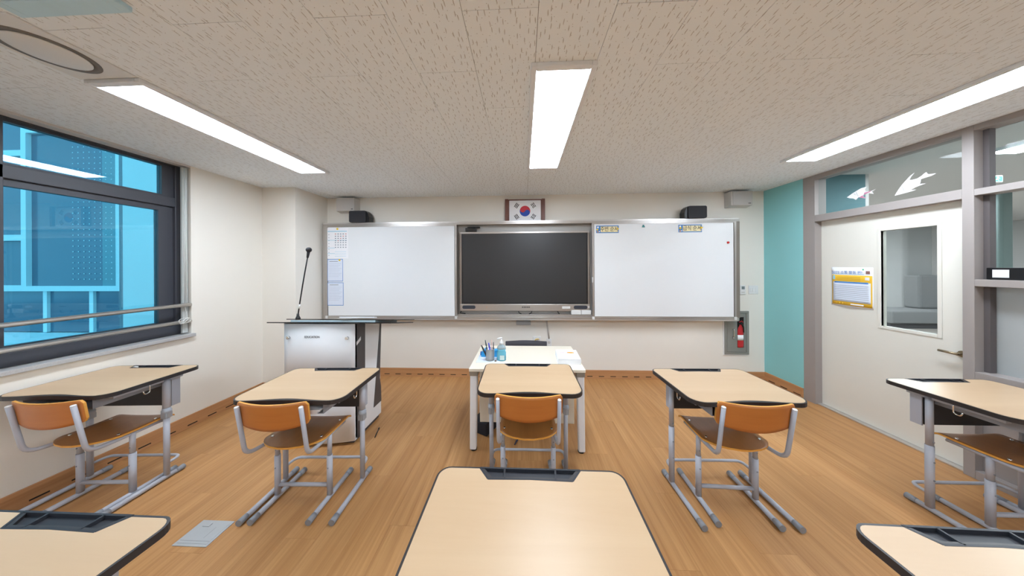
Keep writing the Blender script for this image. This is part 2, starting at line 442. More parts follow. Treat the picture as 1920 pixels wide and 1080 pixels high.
# baseboards with ventilation slots
def slots(parent, pts, axis):
    for (a, b, c) in pts:
        bm = BM()
        if axis == 'X': box(bm, a - .036, a + .036, b - .0015, b + .004, c - .0045, c + .0045)
        else: box(bm, a - .004, a + .0015, b - .036, b + .036, c - .0045, c + .0045)
        obj('vent_slot', bm, DARKH, parent)
BT = .012
bm = BM(); box(bm, -2.74, XR, YB - BT, YB, 0, .112, .002); bb = struct('baseboard_back', bm, wood('oak_baseboard_x', (172, 122, 80), (205, 155, 108), 'X', rough=.5))
slots(bb, [(-2.66 + .1545 * i, YB - BT, .03) for i in range(38)], 'X')
bm = BM(); box(bm, XL, XL + BT, YR, 2.98, 0, .118, .002); bl = struct('baseboard_left', bm, BASEW)
for i in range(18):
    b_ = BM(); box(b_, XL + BT - .004, XL + BT + .0015, -.036, .036, .024, .033); o = obj('vent_slot', b_, DARKH, bl); o.location = (0, .30 + .1545 * i, 0)
bm = BM(); box(bm, XL, -2.74 + BT, 2.98 - BT, 2.98, 0, .118, .002); box(bm, -2.74, -2.74 + BT, 2.98, YB - BT, 0, .118, .002)
struct('baseboard_pier', bm, BASEW)
bm = BM(); box(bm, XR - BT, XR, 3.02, YB - BT, 0, .118, .002); br = struct('baseboard_right', bm, BASEW)
for i in range(3):
    b_ = BM(); box(b_, XR - BT - .0015, XR - BT + .004, -.04, .04, .024, .033); o = obj('vent_slot', b_, DARKH, br); o.location = (0, 3.08 + .15 * i, 0)

# ------------------------------------------------------------------ window in the left wall
FX = -3.235                        # inner face of the window frame
win = struct('window_1')
def wbar(name, y0, y1, z0, z1, d0=0.0, d1=.09, m=WINF, par=None):
    return part_box(name, par or win, FX - d1, FX - d0, y0, y1, z0, z1, m, .003)
wbar('frame_head', WY0, WY1, 2.455, 2.479)
wbar('frame_sill', WY0, WY1, .887, .975)
wbar('frame_jamb', 2.255, WY1, .975, 2.455)
wbar('frame_transom', WY0, 2.255, 2.075, 2.16)
mulls = [1.43, .48, -.47, -1.5]
for my in mulls: wbar('frame_mullion', my - .045, my + .035, .975, 2.455)
edges = [2.255] + mulls
for i in range(len(mulls)):
    y1 = edges[i] - (.0 if i == 0 else .045); y0 = mulls[i] + .035
    for (z0, z1, nm, dd) in ((2.16, 2.455, 'upper_sash', .02), (.975, 2.075, 'lower_sash', .025)):
        if y1 - y0 < .1: continue
        bm = BM(); s_ = .075 if nm == 'upper_sash' else .095; t_ = .018 if nm == 'upper_sash' else .045
        l_ = .006 if nm == 'upper_sash' else .008
        if i == 0: sl, sr = l_, s_
        else: sl = sr = .05
        box(bm, FX - .07, FX - dd, y0, y0 + sl, z0, z1); box(bm, FX - .07, FX - dd, y1 - sr, y1, z0, z1)
        box(bm, FX - .07, FX - dd, y0 + sl, y1 - sr, z0, z0 + t_ * .9); box(bm, FX - .07, FX - dd, y0 + sl, y1 - sr, z1 - t_, z1)
        sa = obj(nm, bm, WINF, win)
        bm = BM(); box(bm, FX - .046, FX - .043, y0 + sl, y1 - sr, z0 + t_ * .9, z1 - t_); obj('pane', bm, WPANE, sa)
bm = BM(); box(bm, FX - .1, XL + .035, WY0 - .03, WY1 + .012, WZ0 - .028, WZ0 + .002, .004); o = obj('window_sill', bm, GRAN, win)
# guard rails and blind cord
for (z, nm) in ((1.162, 'upper of the two stainless steel guard rails across the window'), (1.008, 'lower of the two stainless steel guard rails across the window')):
    t = thing('guard_rail', nm, 'rail', (XL + .01, 0, z), 0, 'window guard rails')
    bm = BM(); tube(bm, [(0, WY0, 0), (0, 2.30, 0)], .0165, 14); obj('rail_tube', bm, STAIN, t)
    for yy in (2.285,):
        bm = BM(); tube(bm, [(0, yy, 0), (-.03, yy + .026, 0)], .012, 10); cyl(bm, (-.03, yy + .026, 0), (-.028, yy + .028, 0), .02); obj('wall_bracket', bm, STAIN, t)
t = thing('window_blind', 'slim pale blind headrail with white beaded pull cord looped over the guard rail', 'blind', (XL - .02, 2.272, 2.45))
for dy in (0, .012):
    bm = BM(); tube(bm, [(.008, dy, 0), (.008, dy, -1.275)], .0028, 6); obj('cord', bm, CORD, t)
bm = BM()
for k in range(3):
    pts = [(.052 + .004 * math.sin(a * 2), -.03 + .042 * math.cos(a) * (1 - .2 * k), -1.43 + .024 * math.sin(a + k)) for a in [2 * math.pi * i / 14 for i in range(15)]]
    tube(bm, pts, .0026, 5)
tube(bm, [(.008, .006, -1.27), (.012, .0, -1.30), (.052, -.01, -1.42)], .0026, 5)
obj('knot', bm, CORD, t)
part_box('side_guide', t, -.012, .004, -.012, .026, -1.55, 0, mat('grey_guide', (190, 194, 192), .5))
part_box('headrail', t, -.055, .02, WY0 - 2.272, .04, .013, .0295, OFFW)

# ------------------------------------------------------------------ outside, seen through the window
bm = BM(); box(bm, -30, XL - .25, -12, 14, -.5, -.42); struct('ground_courtyard', bm, GROUND)
b = thing('courtyard_building', 'pale building wing with white window grid seen through the tinted window', 'building', (0, 5.89, 0))
def fb(nm, x0, x1, z0, z1, y0, y1, m, par=None): return part_box(nm, par or b, x0, x1, y0, y1, z0, z1, m)
fb('wall', -18, -5.2, -.45, 8.5, .30, .6, FACD)
fb('pale_wall', -9.62, -7.2, -.45, 8.5, -.12, .30, FACP)
fb('grey_panel', -10.0, -9.62, -.45, 8.5, .05, .30, FACD)
# projecting white box frame
fr = fb('frame_stile', -12.76, -12.62, .95, 5.15, -.02 + .12, .28, FACW)
fb('frame_stile', -10.18, -10.0, .95, 5.15, -.02 + .12, .28, FACW)
fb('frame_rail', -12.62, -10.18, .95, 1.08, -.02 + .12, .28, FACW); fb('frame_rail', -12.62, -10.18, 4.98, 5.15, -.02 + .12, .28, FACW)
fb('window_pane', -12.62, -11.5, 1.08, 4.98, .18, .2, FACG)
fb('perforated_panel', -11.5, -10.62, 1.08, 4.98, .16, .2, FACG)
fb('pale_panel', -10.62, -10.18, 1.08, 4.98, .15, .2, FACT)
bm = BM()
for i in range(9):
    for j in range(26):
        cx_, cz_ = -11.42 + .15 * (i % 9), 1.25 + .14 * j
        cyl(bm, (cx_, .149, cz_), (cx_, .147, cz_), .013, seg=6)
o = obj('perforation', bm, FACW, b); o['kind'] = 'stuff'
for z0, z1 in ((2.24, 2.39), (.95, 1.10), (4.4, 4.55), (6.2, 6.35)): fb('left_rail', -17, -12.76, z0, z1, -.05 + .15, .28, FACW)
for x0 in (-14.6, -16.4): fb('left_stile', x0, x0 + .14, .95, 8, -.05 + .15, .28, FACW)
for z0, z1 in ((1.10, 2.24), (2.39, 4.4), (4.55, 6.2)): fb('window_pane', -17, -12.76, z0, z1, .2, .22, FACG)
for x0 in (-14.0, -12.26, -10.99): fb('lower_stile', x0, x0 + .11, -.1, .95, .15, .28, FACW)
fb('window_pane', -17, -10.0, -.1, .95, .2, .22, FACG)
fb('ledge', -17, -9.62, -.4, -.12, -.7, .28, FACW)
for z0 in (5.15,): fb('upper_pane', -12.62, -10.18, 5.3, 8, .18, .2, FACG)

# ------------------------------------------------------------------ right side: door and glazed partition
part = struct('door_1')
PX = XR                             # front face of the steel frame
def fbox(nm, y0, y1, z0, z1, x0=PX, x1=PX + .12, m=GREYF, par=None, bev=.002): return part_box(nm, par or part, x0, x1, y0, y1, z0, z1, m, bev)
fbox('frame_post', 2.905, 3.02, 0, ZC)
fbox('frame_head', 1.976, 2.905, 2.435, ZC)
fbox('frame_transom', 1.976, 2.905, 1.975, 2.045)
fbox('transom_pane', 1.976, 2.905, 2.045, 2.435, PX + .04, PX + .045, CPANE, bev=0)
fbox('threshold', 1.976, 2.98, 0.0, .012, PX + .02, PX + .16, STAIN)
# door leaf with a vision panel
DX = PX + .07
def leaf():
    bm = BM(); y0, y1, z0, z1 = 1.978, 2.99, .014, 1.99
    vy0, vy1, vz0, vz1 = 2.13, 2.445, .955, 1.81
    for (a, b_, c, d) in ((y0, vy0, z0, z1), (vy1, y1, z0, z1), (vy0, vy1, z0, vz0), (vy0, vy1, vz1, z1)): box(bm, DX, DX + .045, a, b_, c, d)
    l = obj('door_leaf', bm, DOORP, part)
    bm = BM(); e = .022
    for (a, b_, c, d) in ((vy0 - e, vy0, vz0 - e, vz1 + e), (vy1, vy1 + e, vz0 - e, vz1 + e), (vy0, vy1, vz0 - e, vz0), (vy0, vy1, vz1, vz1 + e)): box(bm, DX - .006, DX + .02, a, b_, c, d, .002)
    obj('vision_frame', bm, DOORP, l)
    bm = BM(); box(bm, DX + .02, DX + .024, vy0, vy1, vz0, vz1); obj('vision_pane', bm, CPANE, l)
    bm = BM(); cyl(bm, (DX, 2.015, .845), (DX - .045, 2.015, .845), .011); tube(bm, [(DX - .045, 2.008, .845), (DX - .045, 2.10, .848)], .009, 10)
    cyl(bm, (DX, 2.015, .845), (DX - .008, 2.015, .845), .024)
    obj('door_handle', bm, mat('bronze_lever', (150, 135, 110), .3, metal=.8), l)
leaf()
# glazed partition to the right of the door
gp = struct('window_2')
bays = [1.976, .93, -.10, -1.13, -2.16, YR + .02]
GX = PX + .105
for i in range(len(bays) - 1):
    yb = bays[i]; yn = bays[i + 1]
    fbox('frame_post', yb - .05, yb, 0, ZC, par=gp)
    y0, y1 = yn, yb - .05
    fbox('frame_head', y0, y1, 2.44, ZC, par=gp)
    fbox('frame_rail', y0, y1, 1.985, 2.03, par=gp); fbox('frame_rail', y0, y1, 1.35, 1.398, par=gp)
    fbox('frame_sill', y0, y1, .69, .752, par=gp); fbox('frame_base', y0, y1, 0, .06, par=gp)
    fbox('stop', y1 - .025, y1, .752, 1.35, PX + .06, PX + .1, mat('dark_gasket', (96, 90, 90), .6), gp, 0)
    fbox('stop', y1 - .025, y1, 1.398, 1.985, PX + .06, PX + .1, MATS['dark_gasket'], gp, 0)
    fbox('stop', y1 - .025, y1, 2.03, 2.44, PX + .06, PX + .1, MATS['dark_gasket'], gp, 0)
    fbox('upper_pane', y0, y1, 2.03, 2.44, GX, GX + .005, CPANE, gp, 0)
    fbox('middle_pane', y0, y1, 1.398, 1.985, GX, GX + .005, CPANE, gp, 0)
    fbox('frosted_pane', y0, y1, .752, 1.35, GX, GX + .005, FROST, gp, 0)
    fbox('base_panel', y0, y1, .06, .69, PX + .05, PX + .07, GREYF, gp, .002)
    fbox('base_panel_rib', y0 + .02, y1 - .02, .30, .32, PX + .04, PX + .05, MATS['dark_gasket'], gp, 0)
# fish stickers on the transom pane
def sticker(nm, label, pts, cat, m=PAPER, extra=None):
    bm = BM(); prism(bm, pts, PX + .0365, PX + .0395, 'X'); o = obj(nm, bm, [m]); tag(o, label, cat, 'fish stickers'); return o
def pl(lst, y0, z0, k, sy=1.0): return [(y0 - a * k * sy, z0 - b_ * k) for a, b_ in lst]
kk = .00114
f2 = pl([(0, 0), (60, -100), (140, -215), (230, -310), (305, -385), (385, -435), (330, -370), (290, -300), (330, -285), (440, -290), (520, -330), (570, -370), (600, -385), (618, -345), (640, -325), (770, -310), (690, -280), (560, -265), (500, -255), (495, -190), (480, -155), (595, -140), (480, -120), (400, -100), (310, -60), (420, -45), (360, -30), (200, -15), (80, -5)], 2.335, 2.098, .00036, .8)
s2 = sticker('fish_sticker', 'larger white angelfish sticker with swept fins on the glass above the door', f2, 'sticker')
f1 = pl([(0, 0), (110, -70), (230, -130), (300, -160), (400, -165), (380, -130), (370, -90), (395, -65), (370, -40), (500, -30), (575, -55), (500, -10), (535, 55), (430, 5), (350, 30), (330, 60), (380, 130), (300, 95), (240, 60), (190, 120), (140, 70), (60, 40)], 2.66, 2.172, .00036)
s1 = sticker('fish_sticker', 'smaller white and pink fish sticker on the glass above the door', f1, 'sticker')
bm = BM(); prism(bm, pl([(350, 30), (330, 60), (400, 125), (300, 95), (255, 70)], 2.66, 2.172, .00036), PX + .035, PX + .0366, 'X')
prism(bm, pl([(350, 30), (365, -25), (490, -30), (470, -5), (420, 5)], 2.66, 2.172, .00036), PX + .035, PX + .0366, 'X')
obj('pink_fin', bm, mat('pink_sticker', (200, 130, 160), .7), s1)
for (st, ln) in ((s2, [((140, -200), (190, -80)), ((190, -80), (260, -75)), ((240, -230), (300, -190))]), (s1, [((150, -60), (190, -10)), ((200, -80), (230, 20)), ((230, 20), (260, 40))])):
    bm = BM(); y_, z_ = (2.335, 2.098) if st is s2 else (2.66, 2.172)
    for a, c in ln:
        (ya, za), (yc, zc) = pl([a, c], y_, z_, .00036, .8 if st is s2 else 1.0); tube(bm, [(PX + .0362, ya, za), (PX + .0362, yc, zc)], .0012, 4)
    obj('sticker_line', bm, INKG, st)
bm = BM(); prism(bm, [(1.748 + .02 * math.cos(a), 1.60 + .028 * math.sin(a)) for a in [2 * math.pi * i / 16 for i in range(16)]], GX - .004, GX - .001, 'X'); o = obj('round_sticker', bm, PAPER); tag(o, 'white rounded sticker on the middle glass pane, cut by the photo edge', 'sticker')
# black display bar on the partition rail
t = thing('display_bar', 'long black display bar with white end resting on the partition rail', 'display', (PX + .05, 1.45, 1.3985))
part_box('housing', t, -.0, .045, -.45, .46, 0, .082, GLOSSB, .003)
part_box('white_end', t, -.003, .0, .375, .435, .015, .068, WPLAS)
# poster on the door
t = thing('door_poster', 'white and yellow printed notice taped to the cream door', 'poster', (DX - .001, 2.655, 1.29))
bm = BM()
def pf(u, v):
    y = .16 - .32 * u; z = -.195 + .39 * v
    return (-.0015 - .010 * max(0, .25 - v) * 4 * math.sin(math.pi * u) ** 2, y, z - .006 * u)
shell(bm, pf, 12, 8, lambda u, v: (.0008, 0, 0)); obj('sheet', bm, PAPER, t)
def pbox(nm, u0, u1, v0, v1, m, d=.0006, off=.0018):
    bm = BM()
    def g(u, v):
        U = u0 + (u1 - u0) * u; V = v0 + (v1 - v0) * v; p = pf(U, V); return (p[0] - d - off * 0, p[1], p[2])
    shell(bm, g, 12, 8, lambda u, v: (.0003, 0, 0)); return obj(nm, bm, m, t)
pbox('yellow_border', .02, .98, .03, .80, YELL)
pbox('white_panel', .05, .95, .12, .62, PAPERB, .0024)
pbox('blue_header', .09, .90, .595, .635, INKB, .0034)
pbox('badge', .82, .92, .69, .76, PAPER, .0012)
pbox('footer', .50, .80, .055, .085, PAPER, .0012)
for i in range(9): pbox('text_line', .09, .91, .16 + .046 * i, .168 + .046 * i, INKG, .0034)
for i in range(3): pbox('text_line', .14, .72, .665 + .04 * i, .672 + .04 * i, mat('brown_print', (170, 130, 40), .7), .0012)
pbox('icon', .04, .10, .68, .78, INKT, .0012)
text_mesh('poster_title', '2022 소통 활동 판!', .031, INKB, t, T(-.0026, .035, .138) @ FACE_W, sxy=(1.0, 1.15))
pbox('subtitle_line', .06, .80, .825, .835, INKT, .0009)
pbox('green_dot', .76, .80, .93, .965, mat('green_print', (96, 190, 150), .7), .0012)
pbox('portrait_mark', .84, .93, .84, .915, mat('brown_mark', (150, 110, 105), .7), .0012)

# ------------------------------------------------------------------ hall beyond the partition
bm = BM(); box(bm, 3.30, 15, -4, 12, -.06, -.002); struct('floor_hall', bm, HALLF)
bm = BM(); box(bm, 3.30, 15, -4, 12, 2.66, 2.74); struct('ceiling_hall', bm, HALLC)
bm = BM(); box(bm, 3.30, 15, 10.5, 10.65, 0, 2.7); struct('wall_hall_far', bm, HALLW)
bm = BM(); box(bm, 13.0, 13.15, -4, 12, 0, 2.7); struct('wall_hall_side', bm, HALLW)
bm = BM(); box(bm, 3.30, 15, -4.15, -4, 0, 2.7); struct('wall_hall_near', bm, HALLW)
bm = BM(); box(bm, 3.31, 4.36, 3.44, 3.49, 0, 2.66); struct('wall_hall_teal', bm, mat('dark_teal_paint', (84, 120, 126), .8))
bm = BM(); box(bm, 4.36, 4.40, 3.44, 10.5, 0, 2.66); struct('wall_hall_return', bm, HALLW)
bm = BM(); prism(bm, rrect(10.05, 10.75, 7.15, 7.85, .08), 0, 2.66); o = struct('hall_column', bm, COLG)
bm = BM(); prism(bm, rrect(7.42, 7.6, 4.28, 4.46, .03), 0, 2.66); struct('hall_pillar', bm, mat('teal_grey_pillar', (120, 140, 138), .7))
t = thing('lounge_sofa', 'grey high-backed lounge sofa seen through the door window', 'sofa', (9.6, 6.75, 0), 0)
part_box('seat', t, -.9, .95, -.35, .3, .12, .42, SOFA, .03); part_box('backrest', t, .22, .92, .0, .28, .42, 1.25, SOFA, .04)
part_box('armrest', t, .96, 1.2, -.35, .3, .12, .62, SOFA, .03); part_box('plinth', t, -.88, 1.15, -.3, .28, 0, .12, DARKP)
t = thing('lounge_bench', 'tan low bench back standing behind the grey sofa', 'bench', (8.9, 8.2, 0))
for i in range(3): part_box('back_cushion', t, -.9 + .62 * i, -.3 + .62 * i, -.1, .1, .3, .62, TAN, .04)
part_box('bench_seat', t, -.9, .95, .1, .6, 0, .36, TAN, .03)
bm = BM(); box(bm, 12.2, 12.7, 10.41, 10.49, 0, 2.0, .01); o = obj('hall_doorway', bm, mat('dark_brown_door', (110, 100, 92), .5)); tag(o, 'dark doorway in the far wall of the hall', 'door')
bm = BM(); box(bm, 12.7, 12.8, 10.40, 10.5, 0, 2.05); o = obj('door_jamb', bm, WPLAS); tag(o, 'white jamb beside the dark hall doorway', 'trim')
def hall_light(x0, x1, y0, y1, label):
    t = thing('hall_light', label, 'light', ((x0 + x1) / 2, (y0 + y1) / 2, 2.66), 0, 'hall lights')
    a, b_ = (x1 - x0) / 2, (y1 - y0) / 2
    part_box('housing', t, -a - .03, a + .03, -b_ - .03, b_ + .03, -.03, 0, FIXT)
    part_box('diffuser', t, -a, a, -b_, b_, -.034, -.03, mat('hall_led', (255, 255, 255), .5, emit=(.95, 1, 1.06, 85.0)))
hall_light(4.74, 5.0, 1.55, 2.80, 'bright light panel on the hall ceiling behind the right glass pane')
hall_light(6.4, 6.7, -2.0, -.7, 'hall ceiling light out of view near the partition')  # this and the hall lights below are added to brighten the hall
hall_light(10.6, 10.9, 3.2, 4.5, 'hall ceiling light over the open lounge')
hall_light(8.2, 8.5, 8.6, 9.9, 'hall ceiling light by the far wall')
hall_light(7.2, 7.5, 4.6, 5.9, 'hall ceiling light between the column and the return wall')
hall_light(6.0, 6.3, 7.6, 8.9, 'hall ceiling light near the return wall')
t = thing('exit_sign', 'green and white running-man exit sign hanging in the hall', 'sign', (4.83, 2.83, 2.345))
bm = BM(); box(bm, -.07, .07, -.012, .012, 0, .066, .003); cyl(bm, (0, 0, .066), (0, 0, .314), .004); obj('housing', bm, WPLAS, t)
part_box('sign_face', t, -.03, .064, -.0135, -.012, .006, .06, GREEN)
bm = BM(); cyl(bm, (.02, -.0136, .05), (.02, -.0142, .05), .006, seg=8); tube(bm, [(.02, -.0142, .045), (.014, -.0142, .028), (.026, -.0142, .011)], .0035, 5); tube(bm, [(.014, -.0142, .028), (-.006, -.0142, .016)], .003, 5); tube(bm, [(.018, -.0142, .042), (.036, -.0142, .034)], .0025, 5)
obj('running_figure', bm, WPLAS, t)

# ------------------------------------------------------------------ ceiling fittings
def ceiling_light(x0, x1, y0, y1, label):
    t = thing('ceiling_light', label, 'light', ((x0 + x1) / 2, (y0 + y1) / 2, ZC), 0, 'classroom ceiling lights')
    a, b_ = (x1 - x0) / 2, (y1 - y0) / 2; e = .026; h = .022
    bm = BM()
    box(bm, -a, -a + e, -b_, b_, -h, 0, .003); box(bm, a - e, a, -b_, b_, -h, 0, .003)
    box(bm, -a + e, a - e, -b_, -b_ + e * 1.2, -h, 0, .003); box(bm, -a + e, a - e, b_ - e * 1.2, b_, -h, 0, .003)
    obj('frame', bm, FIXT, t)
    part_box('diffuser', t, -a + e, a - e, -b_ + e * 1.2, b_ - e * 1.2, -h + .004, -h + .007, DIFF)
ceiling_light(.047, .362, 1.228, 2.525, 'long white LED ceiling light in the centre above the teacher desk')
ceiling_light(-2.262, -1.955, 1.228, 2.525, 'long white LED ceiling light on the window side')
ceiling_light(2.40, 2.712, 1.20, 2.49, 'long white LED ceiling light on the door side')
for xx, nm in ((.047, 'centre'), (-2.262, 'window'), (2.40, 'door')):  # unseen back row, added to give the room enough light
    ceiling_light(xx, xx + .312, -1.75, -.45, 'LED ceiling light behind the viewpoint, %s row' % nm)
t = thing('ceiling_diffuser', 'white square ceiling vent with a round diffuser beside the window-side light', 'vent', (-2.108, 1.055, ZC))
bm = BM(); box(bm, -.155, .155, -.165, .165, -.008, 0, .003); obj('plate', bm, WPLAS, t)
bm = BM(); lathe(bm, [(.130, -.0079), (.130, -.0095), (.106, -.0095), (.106, -.0079)], seg=40); obj('gap_ring', bm, mat('vent_gap_grey', (120, 116, 112), .7), t)
bm = BM(); lathe(bm, [(.104, -.0079), (.106, -.012), (.103, -.0135), (.05, -.0155), (.001, -.016)], seg=40); obj('round_disc', bm, WPLAS, t)
t = thing('ceiling_unit', 'rectangular ceiling unit with pale blue rim at the top left corner', 'ceiling unit', (-1.68, .28, ZC))
bm = BM()
box(bm, -.225, -.19, -.6, .62, -.02, 0, .003); box(bm, .19, .225, -.6, .62, -.02, 0, .003); box(bm, -.19, .19, .56, .62, -.02, 0, .003); box(bm, -.19, .19, -.6, -.56, -.02, 0, .003)
obj('rim', bm, SKYF, t); part_box('panel', t, -.19, .19, -.56, .56, -.012, -.002, OFFW)

# ------------------------------------------------------------------ board wall
t = thing('board_cabinet', 'aluminium framed board cabinet mounted along the front wall', 'board frame', (0, 3.40, 0))
YF = 0.0                            # local: y 0 is the front face of the rails
part_box('back_panel', t, -.93, .96, .062, .085, .82, 2.10, mat('recess_grey', (176, 174, 170), .5, metal=.2))
part_box('top_rail', t, -2.71, 2.755, -.03, .085, 2.068, 2.112, ALU, .003)
part_box('top_lip', t, -2.71, 2.755, -.034, -.03, 2.095, 2.112, STAIN)
part_box('bottom_rail', t, -2.71, 2.745, -.035, .085, .802, .842, ALU, .003)
part_box('track', t, -2.66, 2.72, -.042, -.035, .802, .815, STAIN)
part_box('end_stile', t, -2.712, -2.672, -.034, .085, .842, 2.068, ALU, .003)
part_box('end_stile', t, 2.712, 2.755, -.034, .085, .842, 2.068, ALUD, .003)
part_box('recess_jamb', t, -.905, -.875, -.0, .085, .842, 2.068, ALUD); part_box('recess_jamb', t, .925, .955, -.0, .085, .842, 2.068, ALUD)
part_box('marker_shelf', t, -.875, .925, -.0, .085, .842, .872, ALU, .003)
def whiteboard(x0, x1, label):
    t = thing('sliding_whiteboard', label, 'whiteboard', ((x0 + x1) / 2, 3.372, .842), 0, 'sliding whiteboards')
    a = (x1 - x0) / 2; h = 1.226
    part_box('writing_surface', t, -a + .018, a - .018, .0, .022, .012, h - .012, WHITEB)
    for s in (-1, 1): part_box('side_profile', t, s * a - .012, s * a + .012, -.008, .026, 0, h, ALU, .002)
    part_box('top_profile', t, -a + .012, a - .012, -.006, .026, h - .014, h, ALU); part_box('bottom_profile', t, -a + .012, a - .012, -.006, .026, 0, .014, ALU)
    for s in (-1, 1): part_box('corner_cap', t, s * a - .016, s * a + .016, -.012, .02, -.025, .012, WPLAS, .003)
    return t
whiteboard(-2.66, -.888, 'left sliding whiteboard with notices pinned at its left edge')
whiteboard(.915, 2.70, 'right sliding whiteboard with two small Korean title cards')
WBY = 3.371
# papers on the left board
def sheet(nm, label, x0, x1, z0, z1, m=PAPER, cat='notice', group=None):
    t = thing(nm, label, cat, ((x0 + x1) / 2, WBY, z0), 0, group)
    a = (x1 - x0) / 2; part_box('sheet', t, -a, a, -.0012, 0, 0, z1 - z0, m); return t, a, z1 - z0
def pr(t, nm, x0, x1, z0, z1, m, d=.0018): return part_box(nm, t, x0, x1, -d, -.0011, z0, z1, m)
t, a, h = sheet('wall_calendar', 'white printed calendar sheet at the top left of the left whiteboard', -2.654, -2.356, 1.63, 2.045)
pr(t, 'header_line', -a + .01, a - .02, h - .052, h - .042, INKT)
for z in (.245, .065, .14): pr(t, 'rule_line', -a + .01, -.04 if z < .2 else a - .02, z, z + .005, INKT)
for i in range(5):
    for j in range(4): pr(t, 'date_mark', -.038 + .036 * i, -.02 + .036 * i, h - .09 - .03 * j, h - .076 - .03 * j, INKG if (i + j) % 4 else mat('pale_red_mark', (210, 160, 160), .7))
for i in range(5):
    for j in range(3): pr(t, 'date_mark', -.038 + .036 * i, -.022 + .036 * i, .145 + .032 * j, .158 + .032 * j, INKG)
for j in range(8): pr(t, 'row_mark', -a + .02, -a + .035, .04 + .04 * j, .046 + .04 * j, INKG)
for j in range(3): pr(t, 'note_line', -.04, a - .03, .03 + .03 * j, .033 + .03 * j, INKT)
for (z0, z1, lab, x1) in ((1.32, 1.622, 'upper blue-bordered notice sheet pinned on the left whiteboard', -2.433), (.992, 1.305, 'lower blue-bordered notice sheet on the left whiteboard', -2.427)):
    t, a, h = sheet('notice_sheet', lab, -2.65, x1, z0, z1, PAPERB, 'notice', 'blue-bordered notices')
    for (u0, u1, v0, v1) in ((-a, a, 0, .007), (-a, a, h - .007, h), (-a, -a + .006, .007, h - .007), (a - .006, a, .007, h - .007)): pr(t, 'border', u0, u1, v0, v1, INKB)
    pr(t, 'title_line', -a + .03, a - .07, h - .036, h - .028, INKG)
    for j in range(9): pr(t, 'text_line', -a + .02, a - .02 - .02 * (j % 3), h - .065 - .022 * j, h - .061 - .022 * j, mat('faint_print', (196, 204, 220), .8))
def magnet(x, z, m, label, r=.014, y=WBY):
    bm = BM(); cyl(bm, (0, 0, 0), (0, -.009, 0), r, r * .85, seg=18); o = obj('magnet', bm, m); o.location = (x, y, z); tag(o, label, 'magnet', 'board magnets'); return o
magnet(-2.505, 2.03, YMAG, 'yellow round magnet holding the calendar on the left whiteboard', .014, WBY - .001)
magnet(-2.478, 1.608, YMAG, 'yellow round magnet holding the upper blue-bordered notice', .013, WBY - .001)
magnet(2.613, 1.80, RMAG, 'small red magnet near the right edge of the right whiteboard', .015)
bm = BM(); prism(bm, [(-.018, -.012), (.018, -.012), (.006, .018), (-.006, .018)], -.012, 0, 'Y'); o = obj('magnet', bm, TMAG); o.location = (1.556, WBY, 2.018); tag(o, 'small teal tapered magnet between the two title cards', 'magnet', 'board magnets')
# title cards on the right board
def card(x0, x1, txt, label):
    t, a, h = sheet('title_card', label, x0, x1, 1.937, 2.034, mat('card_blue', (70, 132, 196), .6), 'sign', 'board title cards')
    part_box('cream_field', t, -a + .055, a - .008, -.002, -.0011, .011, h - .011, CREAMP)
    text_mesh('lettering', txt, .064, INKD, t, T(.024, -.0024, h / 2) @ FACE_S, sxy=(.92, 1.1))
    bm = BM(); cyl(bm, (-a + .022, -.0012, h - .022), (-a + .022, -.0022, h - .022), .012, seg=14); obj('white_dot', bm, PAPER, t)
    bm = BM(); cyl(bm, (-a + .04, -.0012, .02), (-a + .04, -.0022, .02), .007, seg=10); obj('white_dot', bm, PAPER, t)
    bm = BM(); cyl(bm, (-a + .02, -.0012, .016), (-a + .02, -.0022, .016), .009, seg=10); obj('orange_dot', bm, INKO, t)
card(.958, 1.245, '주번 순서', 'blue title card with glare at the left end of the right whiteboard')
card(1.999, 2.291, '급식 순서', 'blue title card with dark Korean letters right of centre on the right whiteboard')
magnet(.972, 1.982, YMAG, 'yellow magnet on the left end of the first title card', .012, WBY - .0015)
magnet(1.232, 1.99, YMAG, 'yellow magnet on the right end of the first title card', .012, WBY - .0015)
magnet(2.02, 1.99, YMAG, 'yellow magnet on the left end of the second title card', .013, WBY - .0015)
magnet(2.284, 1.992, YMAG, 'yellow magnet on the right end of the second title card', .013, WBY - .0015)
# interactive display in the recess
t = thing('interactive_display', 'large black interactive display with silver bezel between the whiteboards', 'display', (.018, 3.42, .915))
part_box('rear_housing', t, -.84, .84, .005, .04, .02, 1.06, GLOSSB)
part_box('screen', t, -.822, .822, -.004, .005, .108, 1.035, SCRN)
part_box('top_bezel', t, -.862, .862, -.012, .03, 1.035, 1.062, ALU, .003)
for s in (-1, 1):
    part_box('side_bezel', t, min(s * .838, s * .862), max(s * .838, s * .862), -.012, .03, .09, 1.035, ALUD, .003)
    part_box('black_edge', t, min(s * .822, s * .838), max(s * .822, s * .838), -.006, .03, .095, 1.035, GLOSSB)
bb_ = part_box('bottom_bar', t, -.862, .862, -.018, .03, .0, .095, ALU, .006)
for s in (-1, 1):
    bm = BM(); prism(bm, rrect(s * .74 - .088, s * .74 + .088, .03, .075, .02), -.021, -.017, 'Y'); obj('speaker_grille', bm, NAVY, bb_)
for i in range(5): part_box('button', bb_, -.03 + .022 * i, -.014 + .022 * i, -.0195, -.0175, .048, .060, INKD)
part_box('power_light', bb_, -.504, -.496, -.0195, -.0175, .05, .058, INKO)
part_box('white_label', bb_, .50, .605, -.0195, -.0175, .035, .065, WPLAS)
part_box('port_cover', bb_, .835, .858, -.02, -.0175, .045, .07, WPLAS)
